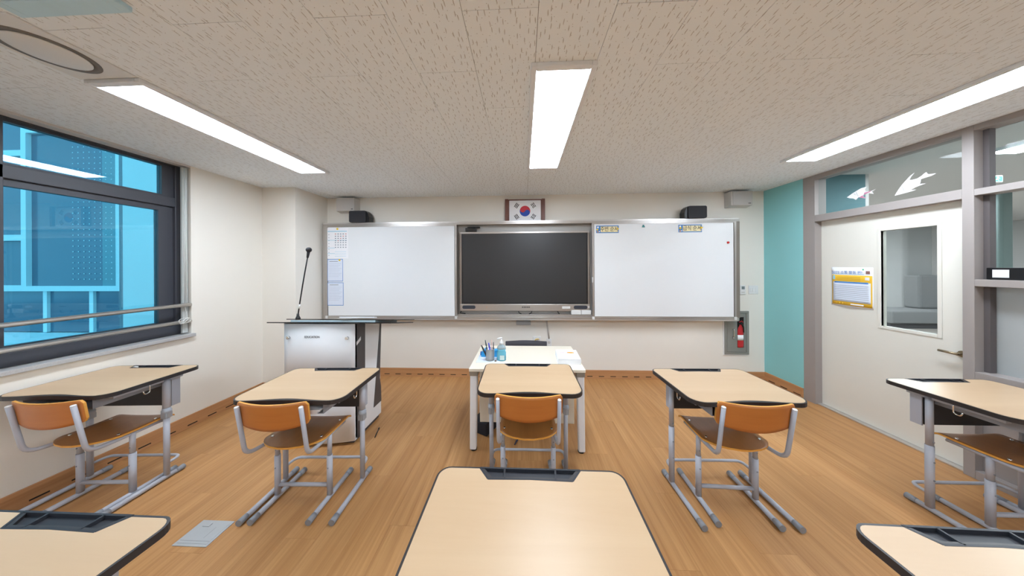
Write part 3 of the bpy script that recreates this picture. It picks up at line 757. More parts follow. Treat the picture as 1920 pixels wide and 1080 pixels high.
bm = BM(); box(bm, -.075, .075, -.03, .01, 0, .05, .006); box(bm, -.05, .12, -.012, .012, .05, .066, .003); cyl(bm, (.045, -.03, .03), (.045, -.034, .03), .009)
o = obj('webcam', bm, GLOSSB); o.location = (-.69, 3.42, 1.9785); tag(o, 'small black webcam bar clipped above the display', 'webcam')
# cables below the display
for i, pts in enumerate(([(-.055, 0, .045), (-.055, -.012, .02), (-.02, -.006, .0)], [(.12, 0, .045), (.115, -.012, .02), (.08, -.006, 0)], [(.46, 0, .045), (.47, -.01, .02), (.485, -.004, 0)])):
    bm = BM(); tube(bm, pts, .0055, 7, .02); o = obj('display_cable', bm, GLOSSB); o.location = (0, 3.43, .8725)
    tag(o, ('left', 'middle', 'right')[i] + ' of the three short black cables hanging under the display', 'cable', 'display cables')
bm = BM(); tube(bm, [(0, 0, .06), (.02, -.01, .04), (-.01, -.012, .02), (.07, -.01, .006)], .006, 7, .02); o = obj('cable_bundle', bm, GLOSSB); o.location = (-.84, 3.42, .8725); tag(o, 'black cable bundle at the left corner of the marker shelf', 'cable')
for i in range(2):
    bm = BM(); box(bm, 0, .128, -.03, .02, 0, .058, .008); o = obj('whiteboard_eraser', bm, [WPLAS]); o.location = (.635 + .132 * i, 3.42, .8725)
    tag(o, ('left', 'right')[i] + ' one of two white erasers on the marker shelf under the display', 'eraser', 'whiteboard erasers')
bm = BM(); box(bm, -.008, .008, -.012, .0, -.035, .035, .004); o = obj('board_latch', bm, WPLAS); o.location = (.905, 3.366, 1.33); tag(o, 'small white finger latch on the inner edge of the right whiteboard', 'latch')
# framed flag standing on the board top
t = thing('framed_flag', 'South Korean flag in a brown wooden frame above the display', 'flag', (.035, 3.455, 2.1125))
h = .30
part_box('backing', t, -.25, .25, .0, .02, 0, h - .005, MAROON)
for s in (-1, 1):
    part_box('side_moulding', t, min(s * .222, s * .268), max(s * .222, s * .268), -.022, .018, 0, h + .004, MAROON, .005)
    part_box('inner_moulding', t, min(s * .212, s * .222), max(s * .212, s * .222), -.012, .012, 0, h - .008, MAROON)
part_box('top_moulding', t, -.222, .222, -.012, .018, h - .014, h, MAROON, .003)
fl = part_box('flag_cloth', t, -.212, .212, -.004, .0, 0, h - .014, PAPER)
r = .071; fcx, fcz = .0, .142; rot = R(-31)
def taeg(bm, sgn):
    # half disc with the S-shaped boundary
    pts = []
    for i in range(25): a_ = math.pi * i / 24; pts.append((r * math.cos(a_), sgn * r * math.sin(a_)))
    # now from (-r,0) back to (r,0)
    for i in range(1, 13): a_ = math.pi - math.pi * i / 12; pts.append((-r / 2 + r / 2 * math.cos(a_), -r / 2 * math.sin(a_)))
    for i in range(1, 12): a_ = math.pi - math.pi * i / 12; pts.append((r / 2 + r / 2 * math.cos(a_), r / 2 * math.sin(a_)))
    if sgn < 0: pass
    P = [(fcx + x_ * math.cos(rot) - z_ * math.sin(rot), fcz + x_ * math.sin(rot) + z_ * math.cos(rot)) for x_, z_ in pts]
    if sgn < 0: P = P[::-1]
    prism(bm, P, -.0052, -.0041, 'Y')
bm = BM(); taeg(bm, 1); obj('red_half', bm, FLAGR, fl)
bm = BM(); taeg(bm, -1); obj('blue_half', bm, FLAGB, fl)
TRI = {(-1, 1): (1, 1, 1), (1, 1): (0, 1, 0), (-1, -1): (1, 0, 1), (1, -1): (0, 0, 0)}
for (sx, sz), bars in TRI.items():
    cx_, cz_ = fcx + sx * .112, fcz + sz * .075
    ang = math.atan2(sz * 2, sx * 3)
    bm = BM()
    for i, full in enumerate(bars):
        off = (i - 1) * .018
        for (l0, l1) in (((-.032, .032),) if full else ((-.032, -.003), (.003, .032))):
            ca, sa = math.cos(ang), math.sin(ang)
            P = [(cx_ + ca * (off + p) - sa * q, cz_ + sa * (off + p) + ca * q) for p, q in ((-.005, l0), (.005, l0), (.005, l1), (-.005, l1))]
            prism(bm, P, -.0052, -.0041, 'Y')
    obj('trigram', bm, INKD, fl)
# speakers
def white_speaker(x, label, flip):
    t = thing('wall_speaker', label, 'speaker', (x, YB, 2.265), 0, 'white wall speakers')
    bm = BM(); prism(bm, [(-.14, -.0), (.14, 0), (.125, -.11), (-.125 if not flip else -.14, -.11)], 0, .19); 
    for v in bm.verts:
        if v.co.y < -.05 and v.co.z < .05: v.co.z += .012
    obj('cabinet', bm, OFFW, t)
    part_box('grille', t, -.118, .118, -.114, -.109, .02, .18, mat('speaker_grille_grey', (196, 193, 190), .6, var=.06, scale=500))
    part_box('badge', t, .07 if flip else .085, .10 if flip else .11, -.117, -.113, .03, .038, INKD)
white_speaker(-2.405, 'white wall speaker at the upper left corner above the left whiteboard', False)
white_speaker(2.80, 'white wall speaker at the upper right beside the teal wall', True)
def black_speaker(x, s, label):
    t = thing('black_speaker', label, 'speaker', (x, 3.40, 2.1125), 0, 'black board speakers')
    bm = BM(); prism(bm, rrect(-.115, .115, 0, .155, .02), -.06, .02, 'Y'); 
    obj('grille', bm, SPK, t)
    bm = BM(); prism(bm, [(s * .105, .0), (s * .105, .155), (s * .13, .13), (s * .152, .075), (s * .150, .0)], -.045, .06, 'Y'); obj('cabinet', bm, GLOSSB, t)
    bm = BM(); prism(bm, [(-s * .1, .02), (-s * .1, .14), (-s * .128, .11), (-s * .128, .04)], -.04, .05, 'Y'); obj('end_cap', bm, GLOSSB, t)
    bm = BM(); cyl(bm, (s * .135, -.046, .08), (s * .135, -.05, .08), .014); obj('knob', bm, GLOSSB, t)
black_speaker(-2.21, 1, 'black speaker standing on top of the left whiteboard')
black_speaker(2.22, -1, 'black speaker standing on top of the right whiteboard')
# extinguisher cabinet
t = thing('extinguisher_cabinet', 'brushed grey fire extinguisher cabinet set in the wall under the whiteboard corner', 'cabinet', (2.80, YB, .34))
bm = BM()
for (x0, x1, z0, z1) in ((-.155, .155, 0, .03), (-.155, .155, .54, .57), (-.155, -.122, .03, .54), (.122, .155, .03, .54)): box(bm, x0, x1, -.016, .0, z0, z1, .003)
obj('frame', bm, CABG, t)
bm = BM()
for (x0, x1, z0, z1) in ((-.118, .118, .034, .09), (-.118, .118, .49, .536), (-.118, .008, .09, .49), (.092, .118, .09, .49)): box(bm, x0, x1, -.012, -.004, z0, z1)
dr = obj('cabinet_door', bm, CABG, t)
bm = BM(); tube(bm, [(-.045, -.012, .33), (-.045, -.03, .33), (-.045, -.03, .235), (-.045, -.012, .235)], .007, 8, .01); cyl(bm, (-.045, -.012, .22), (-.045, -.026, .22), .012); obj('handle', bm, CHROME, dr)
part_box('recess_back', t, -.12, .12, -.004, -.001, .03, .54, DARKH)
part_box('trim_strip', t, -.166, -.155, -.01, 0, -.01, .575, WPLAS); part_box('trim_strip', t, -.155, .155, -.01, 0, -.012, 0, WPLAS)
t = thing('fire_extinguisher', 'red fire extinguisher with white label inside the wall cabinet', 'extinguisher', (2.85, YB - .012, .432))
bm = BM(); lathe(bm, [(.034, 0), (.038, .02), (.038, .22), (.03, .26), (.016, .28), (.014, .30)], seg=20, sy=.18); obj('cylinder', bm, RED, t)
bm = BM(); lathe(bm, [(.0385, .095), (.0385, .165)], seg=20, sy=.2); obj('label_band', bm, PAPER, t)
bm = BM(); box(bm, -.03, .025, -.006, .004, .30, .335, .003); tube(bm, [(.0, -.006, .32), (.03, -.008, .28), (.034, -.008, .2)], .006, 7, .02); obj('valve', bm, GLOSSB, t)
bm = BM(); tube(bm, [(-.02, -.004, .33), (.01, -.006, .35), (.03, -.004, .33)], .005, 6); obj('lever', bm, RED, t)
# thermostat, switch, outlets, junction box
t = thing('thermostat', 'small white wall thermostat with grey screen right of the whiteboard', 'thermostat', (2.879, YB, 1.128))
part_box('case', t, -.035, .035, -.018, 0, 0, .118, WPLAS, .004); part_box('display', t, -.018, .02, -.0195, -.0175, .068, .105, mat('grey_lcd', (120, 130, 132), .3)); part_box('buttons', t, -.02, .02, -.0195, -.0175, .02, .035, OFFW)
t = thing('light_switch', 'white double light switch plate beside the thermostat', 'switch', (3.02, YB, 1.132))
part_box('plate', t, -.06, .06, -.008, 0, 0, .112, WPLAS, .003)
for s in (-1, 0, 1): part_box('rocker', t, s * .034 - .014, s * .034 + .014, -.012, -.008, .03, .085, WPLAS, .002)
def outlet(x, z, label, w_=.05):
    t = thing('wall_outlet', label, 'outlet', (x, YB, z), 0, 'wall outlets')
    part_box('plate', t, -w_, w_, -.01, 0, 0, .1, WPLAS, .003)
    bm = BM(); cyl(bm, (0, -.0101, .05), (0, -.012, .05), .02); obj('socket', bm, OFFW, t); return t
t = outlet(.187, .46, 'white wall outlet with a yellow cable behind the teacher chair', .053)
bm = BM(); tube(bm, [(-.03, -.014, .03), (-.02, -.03, .065), (.01, -.03, .075), (.03, -.014, .06)], .005, 7, .02); obj('yellow_cable', bm, YMAG, t)
bm = BM(); lathe(bm, [(.018, .015), (.018, .045)], -.03, -.022, 12); obj('plug', bm, GLOSSB, t)
t = outlet(.350, .43, 'white wall outlet under the vertical cable conduit', .035)
bm = BM(); box(bm, -.098, .098, -.035, 0, 0, .066, .004); o = obj('junction_box', bm, mat('grey_box', (176, 180, 182), .5)); o.location = (.008, YB, .72); tag(o, 'flat grey junction box on the wall just under the display', 'box')
bm = BM(); tube(bm, [(.318, -.01, .81), (.352, -.01, .53)], .010, 8); o = obj('cable_conduit', bm, OFFW); o.location = (0, YB, 0); tag(o, 'thin grey cable conduit running down to the wall outlet', 'conduit')

# ------------------------------------------------------------------ student desk
def make_desk(style, H):
    """local origin on the floor under the middle of the top, +y to the front of the room"""
    t = thing('student_desk', '-', 'desk', (0, 0, 0), 0, 'student desks')
    W, D, th = .33, .243, .024
    z1 = H; z0 = H - th
    def top_outline(ins, conc, notch, nx0, nx1, nd):
        x, yf, yr = W - ins, -D + ins, D - ins; r = .045 - ins
        pts = []
        for i in range(17):                       # student edge, slightly hollow in the middle
            u = -1 + 2 * i / 16
            xx = u * (x - r - .03); k_ = .5 * (1 + math.cos(math.pi * max(-1, min(1, u))))
            pts.append((xx, yf + conc * k_))
        rr = r + .03
        for i in range(1, 7): a_ = R(-90 + 90 * i / 6); pts.append((x - rr + rr * math.cos(a_), yf + rr + rr * math.sin(a_)))
        for i in range(7): a_ = R(90 * i / 6); pts.append((x - r + r * math.cos(a_), yr - r + r * math.sin(a_)))
        if notch:
            pts += [(nx0, yr), (nx1, yr - nd), (0, yr - nd + .004), (-nx1, yr - nd), (-nx0, yr)]
        for i in range(7): a_ = R(90 + 90 * i / 6); pts.append((-x + r + r * math.cos(a_), yr - r + r * math.sin(a_)))
        for i in range(0, 6): a_ = R(180 + 90 * i / 6); pts.append((-x + rr + rr * math.cos(a_), yf + rr + rr * math.sin(a_)))
        return pts
    bm = BM(); prism(bm, top_outline(0, .012, True, .170, .134, .042), z0, z1 - .0006); rim = obj('edge_band', bm, BLACKP, t)
    bm = BM(); prism(bm, top_outline(.007, .023, True, .183, .146, .047), z1 - .003, z1); obj('table_top', bm, MAPLE, t)
    # pen tray at the far edge
    bm = BM(); yr = D
    prism(bm, [(-.183, yr - .0055), (-.146, yr - .052), (0, yr - .048), (.146, yr - .052), (.183, yr - .0055)], z0 + .002, z1 - .010)
    for seg_ in (((-.181, yr - .004), (-.146, yr - .052)), ((-.146, yr - .052), (0, yr - .048)), ((0, yr - .048), (.146, yr - .052)), ((.146, yr - .052), (.181, yr - .004)), ((-.181, yr - .003), (.181, yr - .003)), ((-.092, yr - .004), (-.088, yr - .05)), ((.092, yr - .004), (.088, yr - .05))):
        (xa, ya), (xb, yb) = seg_; d_ = Vector((xb - xa, yb - ya)).normalized() * .0032; n_ = Vector((-d_.y, d_.x))
        prism(bm, [(xa + n_.x, ya + n_.y), (xa - n_.x, ya - n_.y), (xb - n_.x, yb - n_.y), (xb + n_.x, yb + n_.y)], z1 - .011, z1 + .0006)
    obj('pen_tray', bm, TRAYP, t)
    # book tray under the top
    bm = BM(); bz = z0 - .072
    box(bm, -.205, .205, -.205, .10, bz, bz + .003); box(bm, -.208, -.205, -.205, .10, bz, z0); box(bm, .205, .208, -.205, .10, bz, z0); box(bm, -.205, .205, .097, .10, bz, z0)
    obj('book_tray', bm, mat('tray_grey_steel', (150, 153, 160), .4), t)
    # side beams
    for s in (-1, 1):
        bm = BM(); box(bm, s * .262 - .015, s * .262 + .015, -.17, .17, z0 - .03, z0, .003); obj('side_beam', bm, STEEL, t)
    # modesty panel with bent ends
    bm = BM(); prism(bm, [(-.248, .16), (-.238, .118), (.238, .118), (.248, .16), (.244, .16), (.234, .122), (-.234, .122), (-.244, .16)], .505, z0 - .002)
    obj('modesty_panel', bm, DARKP, t)
    for s in (-1, 1):
        bm = BM(); box(bm, s * .2535 - .004, s * .2535 + .004, .118, .168, .50, z0 - .004, .002); obj('panel_end', bm, STEEL, t)
        bm = BM(); xh = s * .292
        tube(bm, [(s * .278, -.02, z0 - .012), (xh, -.02, z0 - .012), (xh, -.02, z0 - .06), (xh, -.045, z0 - .066), (xh, -.052, z0 - .04)], .0032, 7, .012); obj('bag_hook', bm, CHROME, t)
    yp = .08
    for s in (-1, 1):
        x = s * .27
        bm = BM()
        if style == 'collar':
            cyl(bm, (x, yp, .03), (x, yp, .47), .0155, seg=16); cyl(bm, (x, yp, .47), (x, yp, z0), .0193, seg=16)
        else:
            cyl(bm, (x, yp, .03), (x, yp, .405), .0176, seg=16); cyl(bm, (x, yp, .405), (x, yp, z0), .0152, seg=16)
        p = obj('post', bm, STEEL, t)
        if style == 'collar':
            bm = BM(); lathe(bm, [(.018, .435), (.0215, .44), (.0225, .475), (.025, .478), (.025, .492), (.021, .496), (.021, .508)], x, yp, 18)
            for k in range(4): a_ = R(45 + 90 * k); box(bm, x + .0205 * math.cos(a_) - .004, x + .0205 * math.cos(a_) + .004, yp + .0205 * math.sin(a_) - .004, yp + .0205 * math.sin(a_) + .004, .438, .474)
            obj('height_collar', bm, COLLAR, p)
        else:
            for zz in (.43, .31, .2):
                e_ = .0024 if zz < .4 else 0
                bm = BM(); cyl(bm, (x, yp - .0148 - e_, zz), (x, yp - .0178 - e_, zz), .005, seg=8); obj('screw', bm, CAPG, p)
        bm = BM(); tube(bm, [(x, -.205, .0185), (x, .15, .0185)], .015, 12); ft = obj('foot_tube', bm, STEEL, t)
        for (ya, yb) in ((-.232, -.185), (.175, .13)):
            bm = BM(); cyl(bm, (x, ya, .0185), (x, yb, .0185), .0185, .0165, seg=14); obj('foot_cap', bm, CAPG, ft)
    bm = BM(); tube(bm, [(-.27, yp, .11), (-.262, .165, .11), (.262, .165, .11), (.27, yp, .11)], .0092, 10, .05); obj('foot_rail', bm, STEEL, t)
    return t
DESKS = [
    ('collar', -2.815, 1.632, .752, 3.0, 'student desk standing against the window wall under the guard rail'),
    ('collar', -1.397, 1.662, .735, 2.4, 'student desk just in front of the white lectern'),
    ('collar', .037, 1.787, .735, 0.6, 'student desk pushed up against the cream teacher desk'),
    ('screw', 1.286, 1.725, .735, 1.0, 'student desk in front of the extinguisher cabinet, right of the centre'),
    ('collar', .022, .694, .765, 0.0, 'nearest student desk in the middle foreground, its top facing the viewer'),
    ('collar', -1.373, .492, .748, 0.0, 'student desk cut off at the bottom left corner of the photo'),
    ('screw', 1.268, .542, .748, -1.0, 'student desk cut off at the bottom right corner of the photo'),
    ('screw', 2.740, 1.585, .74, 0.5, 'student desk at the right edge beside the glazed partition'),
]
for st, x, y, H, a_, lab in DESKS:
    d = make_desk(st, H); d.location = (x, y, 0); d.rotation_euler = (0, 0, R(a_)); d['label'] = lab
# papers in the tray of the desk by the lectern
bm = BM(); box(bm, -.16, .17, -.20, .05, 0, .018); box(bm, -.12, .19, -.203, .02, .0181, .026); o = obj('worksheet_stack', bm, PAPER); o.location = (-1.393, 1.645, .7105 - .072 + .0035); o.rotation_euler = (0, 0, R(3)); tag(o, 'white worksheets lying in the under-top tray of the desk before the lectern', 'papers')
bm = BM(); box(bm, -.012, .012, -.008, .008, 0, .011, .002); o = obj('eraser', bm, WPLAS); o.location = (-2.97, 1.842, .7425); tag(o, 'small white eraser in the pen tray of the desk by the window', 'eraser')

# ------------------------------------------------------------------ student chair
def make_chair():
    """local origin on the floor between the two posts, +y to the front of the room"""
    t = thing('student_chair', '-', 'chair', (0, 0, 0), 0, 'student chairs')
    zs = .424
    def seat(u, v):
        y = .205 - .357 * u
        y0 = -.045
        w_ = .190 - .008 * (1 - u)
        if y < y0: k_ = (y0 - y) / .1072; w_ = .190 * math.sqrt(max(0.0, 1 - k_ * k_)); w_ = max(w_, .03)
        x = (v * 2 - 1) * w_
        z = zs + .012 + .008 * (x / .19) ** 2 - .007 * math.sin(math.pi * u) - (.02 * ((.12 - u) / .12) ** 2 if u < .12 else 0)
        return (x, y, z)
    bm = BM(); shell(bm, seat, 26, 12, lambda u, v: (0, 0, -.0105), 0, 1); seat_o = obj('seat', bm, [SEATP, PLYE], t)
    for (x, y) in ((-.155, .12), (.155, .12), (-.155, -.05), (.155, -.05)):
        bm = BM(); cyl(bm, (x, y, zs + .010), (x, y, zs + .0185), .008, .006, seg=10); obj('rivet', bm, CHROME, seat_o)
    def back(u, v):
        q = u * 2 - 1
        x = .2025 * q
        zb = .584 + .030 * q * q; zt = .740 + .006 * q * q
        e = abs(q)
        if e > .91: k_ = (e - .91) / .09; c_ = .020 * (1 - math.sqrt(max(0, 1 - k_ * k_))); zb += c_; zt -= c_
        z = zb + (zt - zb) * v
        return (x, -.206 - .036 * (1 - q * q) - .12 * (z - .65), z)
    bm = BM(); shell(bm, back, 36, 8, lambda u, v: (0, .011, 0), 0, 1); obj('backrest', bm, [PLY, PLYE], t)
    for s in (-1, 1):
        bm = BM(); tube(bm, [(s * .165, .15, zs - .012), (s * .17, -.09, zs - .012), (s * .181, -.190, zs + .0), (s * .181, -.236, .722)], .0112, 12, .05); bt = obj('back_tube', bm, STEEL, t)
        bm = BM(); cyl(bm, (s * .181, -.2358, .7205), (s * .181, -.2366, .7255), .0118, .010, seg=12); obj('tube_cap', bm, WPLAS, bt)
        x = s * .1705
        bm = BM(); cyl(bm, (x, 0, .03), (x, 0, .285), .0166, seg=16); cyl(bm, (x, 0, .285), (x, 0, zs - .006), .0132, seg=16); p = obj('post', bm, STEEL, t)
        for zz in (.325, .21):
            e_ = .0034 if zz < .28 else 0
            bm = BM(); cyl(bm, (x, -.0125 - e_, zz), (x, -.0155 - e_, zz), .0045, seg=8); obj('screw', bm, CAPG, p)
        bm = BM(); tube(bm, [(x, -.15, .0185), (x, .19, .0185)], .015, 12); ft = obj('foot_tube', bm, STEEL, t)
        for (ya, yb) in ((-.178, -.13), (.217, .17)):
            bm = BM(); cyl(bm, (x, ya, .0185), (x, yb, .0185), .0185, .0165, seg=14); obj('foot_cap', bm, CAPG, ft)
    bm = BM(); tube(bm, [(-.17, 0, .092), (.17, 0, .092)], .0115, 10); obj('stretcher', bm, STEEL, t)
    return t
ch = make_chair()
CH = [(-2.757, 1.58, 3.0, 'plywood student chair at the desk under the window'),
      (-1.432, 1.61, 2.0, 'plywood student chair at the desk before the white lectern'),
      (.030, 1.74, 0.0, 'plywood student chair seen square from behind at the middle desk'),
      (1.292, 1.687, -2.0, 'plywood student chair at the desk right of the centre, back turned to the viewer'),
      (2.80, 1.555, 0.0, 'plywood student chair tucked under the desk by the partition, only its seat in view')]
for i, (x, y, a_, lab) in enumerate(CH):
    c = ch if i == 0 else copy_tree(ch)
    c.location = (x, y, 0); c.rotation_euler = (0, 0, R(a_)); c['label'] = lab

# ------------------------------------------------------------------ teacher desk and what lies on it
TZ = .69
t = thing('teacher_desk', 'cream topped teacher desk with white tapered legs below the display', 'desk', (.028, 2.335, 0))
part_box('table_top', t, -.462, .462, -.305, .305, TZ - .024, TZ, CREAMT, .003)
part_box('modesty_panel', t, -.405, .405, -.13, -.112, .16, TZ - .05, CREAMT, .002)
for sx in (-1, 1):
    for sy in (-1, 1):
        bm = BM(); pts = rrect(-.03, .03, -.03, .03, .012, 3)
        lo = prism(bm, pts, .014, TZ - .06)
        for v in bm.verts:
            k_ = (TZ - .06 - v.co.z) / (TZ - .074)
            v.co.x = v.co.x * (1 - .12 * k_) + sx * (.428 + .014 * k_); v.co.y = v.co.y * (1 - .12 * k_) + sy * (.255 - .02 * k_)
        lg = obj('leg', bm, WHITE, t)
        part_box('leg_bracket', lg, sx * .428 - .034, sx * .428 + .034, sy * .255 - .034, sy * .255 + .034, TZ - .066, TZ - .024, CABG, .004)
        bm = BM(); cyl(bm, (sx * .438, sy * .235, 0), (sx * .438, sy * .235, .014), .026, seg=14); obj('foot_pad', bm, GLOSSB, lg)
for s in (-1, 1): part_box('side_beam', t, s * .412 - .015, s * .412 + .015, -.22, .22, TZ - .06, TZ - .024, CABG)
for s in (-1, 1): part_box('cross_beam', t, -.38, .38, s * .22 - .012, s * .22 + .012, TZ - .055, TZ - .024, WHITE)
bm = BM(); box(bm, -.085, .085, -.15, .15, .0, .115, .01); o = obj('black_case', bm, mat('black_fabric', (34, 34, 40), .85)); o.location = (-.33, 2.42, 0); o.rotation_euler = (0, 0, R(-28)); tag(o, 'black case standing on the floor under the teacher desk', 'case')
# teacher chair behind
t = thing('teacher_chair', 'dark chair behind the teacher desk, only its top edge in view', 'chair', (.035, 2.98, 0))
bm = BM()
def tb(u, v):
    q = u * 2 - 1
    return (.235 * q, -.12 + .05 * q * q,   .40 + v * (.250 + .026 * math.cos(q * math.pi / 2)))
shell(bm, tb, 18, 6, lambda u, v: (0, .03, 0)); obj('backrest', bm, mat('dark_grey_mesh', (66, 66, 72), .8), t)
part_box('seat', t, -.23, .23, -.08, .36, .40, .45, MATS['dark_grey_mesh'], .02)
bm = BM(); cyl(bm, (0, .14, .10), (0, .14, .40), .025); obj('gas_column', bm, GLOSSB, t)
for i in range(5):
    a_ = R(90 + 72 * i); bm = BM(); tube(bm, [(0, .14, .10), (.26 * math.cos(a_), .14 + .26 * math.sin(a_), .065)], .018, 8); lg = obj('leg', bm, GLOSSB, t)
    bm = BM(); cyl(bm, (.26 * math.cos(a_) - .02, .14 + .26 * math.sin(a_), .025), (.26 * math.cos(a_) + .02, .14 + .26 * math.sin(a_), .025), .025); cyl(bm, (.26 * math.cos(a_), .14 + .26 * math.sin(a_), .025), (.26 * math.cos(a_), .14 + .26 * math.sin(a_), .07), .008); obj('caster', bm, GLOSSB, lg)
bm = BM(); tube(bm, [(0, .12, .40), (0, -.10, .40), (0, -.10, .6)], .02, 8, .05); obj('back_support', bm, GLOSSB, t)
# paper under the tape dispenser
bm = BM(); box(bm, -.1, .1, -.1, .1, 0, .0015); o = obj('paper_sheet', bm, PAPERB); o.location = (-.302, 2.265, TZ + .0005); tag(o, 'pale sheet of paper under the pen cup on the teacher desk', 'paper')
PZ = TZ + .0025
t = thing('tape_dispenser', 'bright blue plastic tape dispenser behind the pen cup', 'tape dispenser', (-.292, 2.325, PZ))
bm = BM(); prism(bm, [(-.085, 0), (.085, 0), (.085, .042), (.062, .062), (.03, .055), (-.02, .068), (-.055, .068), (-.085, .036)], -.03, .03, 'Y'); obj('body', bm, BLUEP, t)
bm = BM(); cyl(bm, (-.034, -.034, .04), (-.034, .034, .04), .021); obj('reel', bm, mat('dark_blue_plastic', (24, 84, 160), .4), t)
bm = BM(); cyl(bm, (-.085, -.01, .026), (-.094, -.01, .026), .018); obj('side_knob', bm, MATS['dark_blue_plastic'], t)
t = thing('pen_cup', 'silver wire mesh pen cup on the teacher desk', 'pen cup', (-.288, 2.225, PZ))
bm = BM(); lathe(bm, [(.036, 0), (.037, .004), (.039, .098), (.041, .10), (.038, .10), (.036, .006)], seg=24); obj('cup', bm, MESH, t)
bm = BM(); lathe(bm, [(.0375, .0), (.0385, .016)], seg=24); obj('base_ring', bm, CABG, t)
for (dx, dy, lx, ly, L, m, lab, r_) in ((-.012, .0, -.03, 0, .165, DGREEN, 'dark green pen leaning left in the pen cup', .005), (-.018, -.008, -.055, -.01, .125, GLOSSB, 'short black marker leaning far left in the pen cup', .0065),
                                    (.01, -.006, -.02, -.01, .145, BLUEI, 'blue ballpoint pen in the pen cup', .006), (.016, .012, -.004, .0, .165, PINK, 'pale pink pencil in the pen cup', .004), (.026, 0, .004, 0, .148, GLOSSB, 'thin upright black pen at the right of the pen cup', .004)):
    t = thing('pen', lab, 'pen', (-.288 + dx, 2.225 + dy, PZ + .007), 0, 'pens in the cup')
    d_ = Vector((lx, ly, L)); bm = BM(); cyl(bm, (0, 0, 0), d_ * .72, r_, seg=9); obj('barrel', bm, m, t)
    bm = BM(); cyl(bm, d_ * .72, d_, r_ * 1.1, r_ * .7, seg=9); tube(bm, [d_ * .97 + Vector((0, -r_ * 1.3, 0)), d_ * .78 + Vector((0, -r_ * 1.5, 0))], r_ * .3, 5); obj('cap', bm, m, t)
t = thing('sanitiser_bottle', 'clear pump bottle of blue hand sanitiser on the teacher desk', 'bottle', (-.188, 2.225, TZ))
bm = BM(); lathe(bm, [(.036, 0), (.040, .006), (.040, .07), (.034, .085), (.038, .10)], seg=24, sy=.7); obj('gel', bm, GEL, t)
bm = BM(); lathe(bm, [(.0382, .10), (.039, .105), (.034, .122), (.016, .136), (.014, .142)], seg=24, sy=.7); obj('shoulder', bm, BOTTLE, t)
part_box('label', t, -.012, .026, -.0295, -.0282, .012, .05, mat('bottle_label', (206, 224, 220), .6))
bm = BM(); lathe(bm, [(.016, .142), (.017, .158), (.008, .165), (.006, .185)], seg=16); tube(bm, [(.008, 0, .19), (-.008, 0, .193), (-.035, 0, .183)], .0075, 8, .01); obj('pump', bm, WPLAS, t)
bm = BM(); cyl(bm, (.002, 0, .02), (.0, 0, .142), .003, seg=7); obj('dip_tube', bm, WPLAS, t)
bm = BM(); box(bm, -.008, .008, -.006, .006, 0, .012, .003); o = obj('binder_clip', bm, mat('brown_clip', (120, 96, 76), .5)); o.location = (-.237, 2.19, TZ); tag(o, 'tiny brown clip beside the sanitiser bottle', 'clip')
t = thing('paper_stack', 'stack of white printed booklets with orange oval on the teacher desk', 'papers', (.388, 2.262, TZ), R(-2))
for i in range(4): part_box('booklet', t, -.094 + .003 * (i % 2), .094 + .002 * (i % 3), -.118, .122 - .002 * (i % 2), .0115 * i + .0003, .0115 * (i + 1) - .0008, PAPER, .001)
bm = BM(); prism(bm, [(.032 + .033 * math.cos(a_), .04 + .018 * math.sin(a_)) for a_ in [2 * math.pi * i / 24 for i in range(24)]], .0455, .0462); obj('orange_oval', bm, INKO, t)
for (x0, x1, y0) in ((-.06, -.02, .045), (-.06, -.015, .03), (-.07, .02, -.02), (.03, .075, -.022)): part_box('text_line', t, x0, x1, y0, y0 + .006, .0455, .0461, mat('pale_red_print', (226, 180, 178), .8))
# pens on the floor
bm = BM(); cyl(bm, (0, 0, .006), (-.038, .134, .006), .005, seg=8); cyl(bm, (-.030, .107, .006), (-.038, .134, .006), .006, seg=8); o = obj('floor_pen', bm, GLOSSB); o.location = (-1.31, 2.206, 0); tag(o, 'black pen lying on the floor right of the lectern', 'pen', 'pens on the floor')
bm = BM(); cyl(bm, (0, 0, .006), (.03, .085, .006), .005, seg=8); cyl(bm, (.012, .034, .006), (.03, .085, .006), .006, seg=8); o = obj('floor_pen', bm, mat('dark_blue_pen', (34, 38, 70), .4)); o.location = (-.075, 2.155, 0); tag(o, 'dark pen lying on the floor under the middle desk', 'pen', 'pens on the floor')
# floor outlet plate
t = thing('floor_outlet', 'grey square floor outlet plate beside the chair feet at the left', 'floor plate', (-1.808, 1.377, 0))
part_box('plate', t, -.098, .098, -.07, .07, .0, .004, GPLATE, .001)
part_box('lid', t, -.085, .085, -.058, .058, .004, .0055, GPLATE, .0005); part_box('tab', t, -.055, -.015, .03, .05, .0055, .009, GPLATE, .001)
bm = BM(); box(bm, -.085, .085, -.045, -.0435, .0054, .006); box(bm, .03, .0315, -.03, .03, .0054, .006); obj('score_line', bm, CAPG, t)

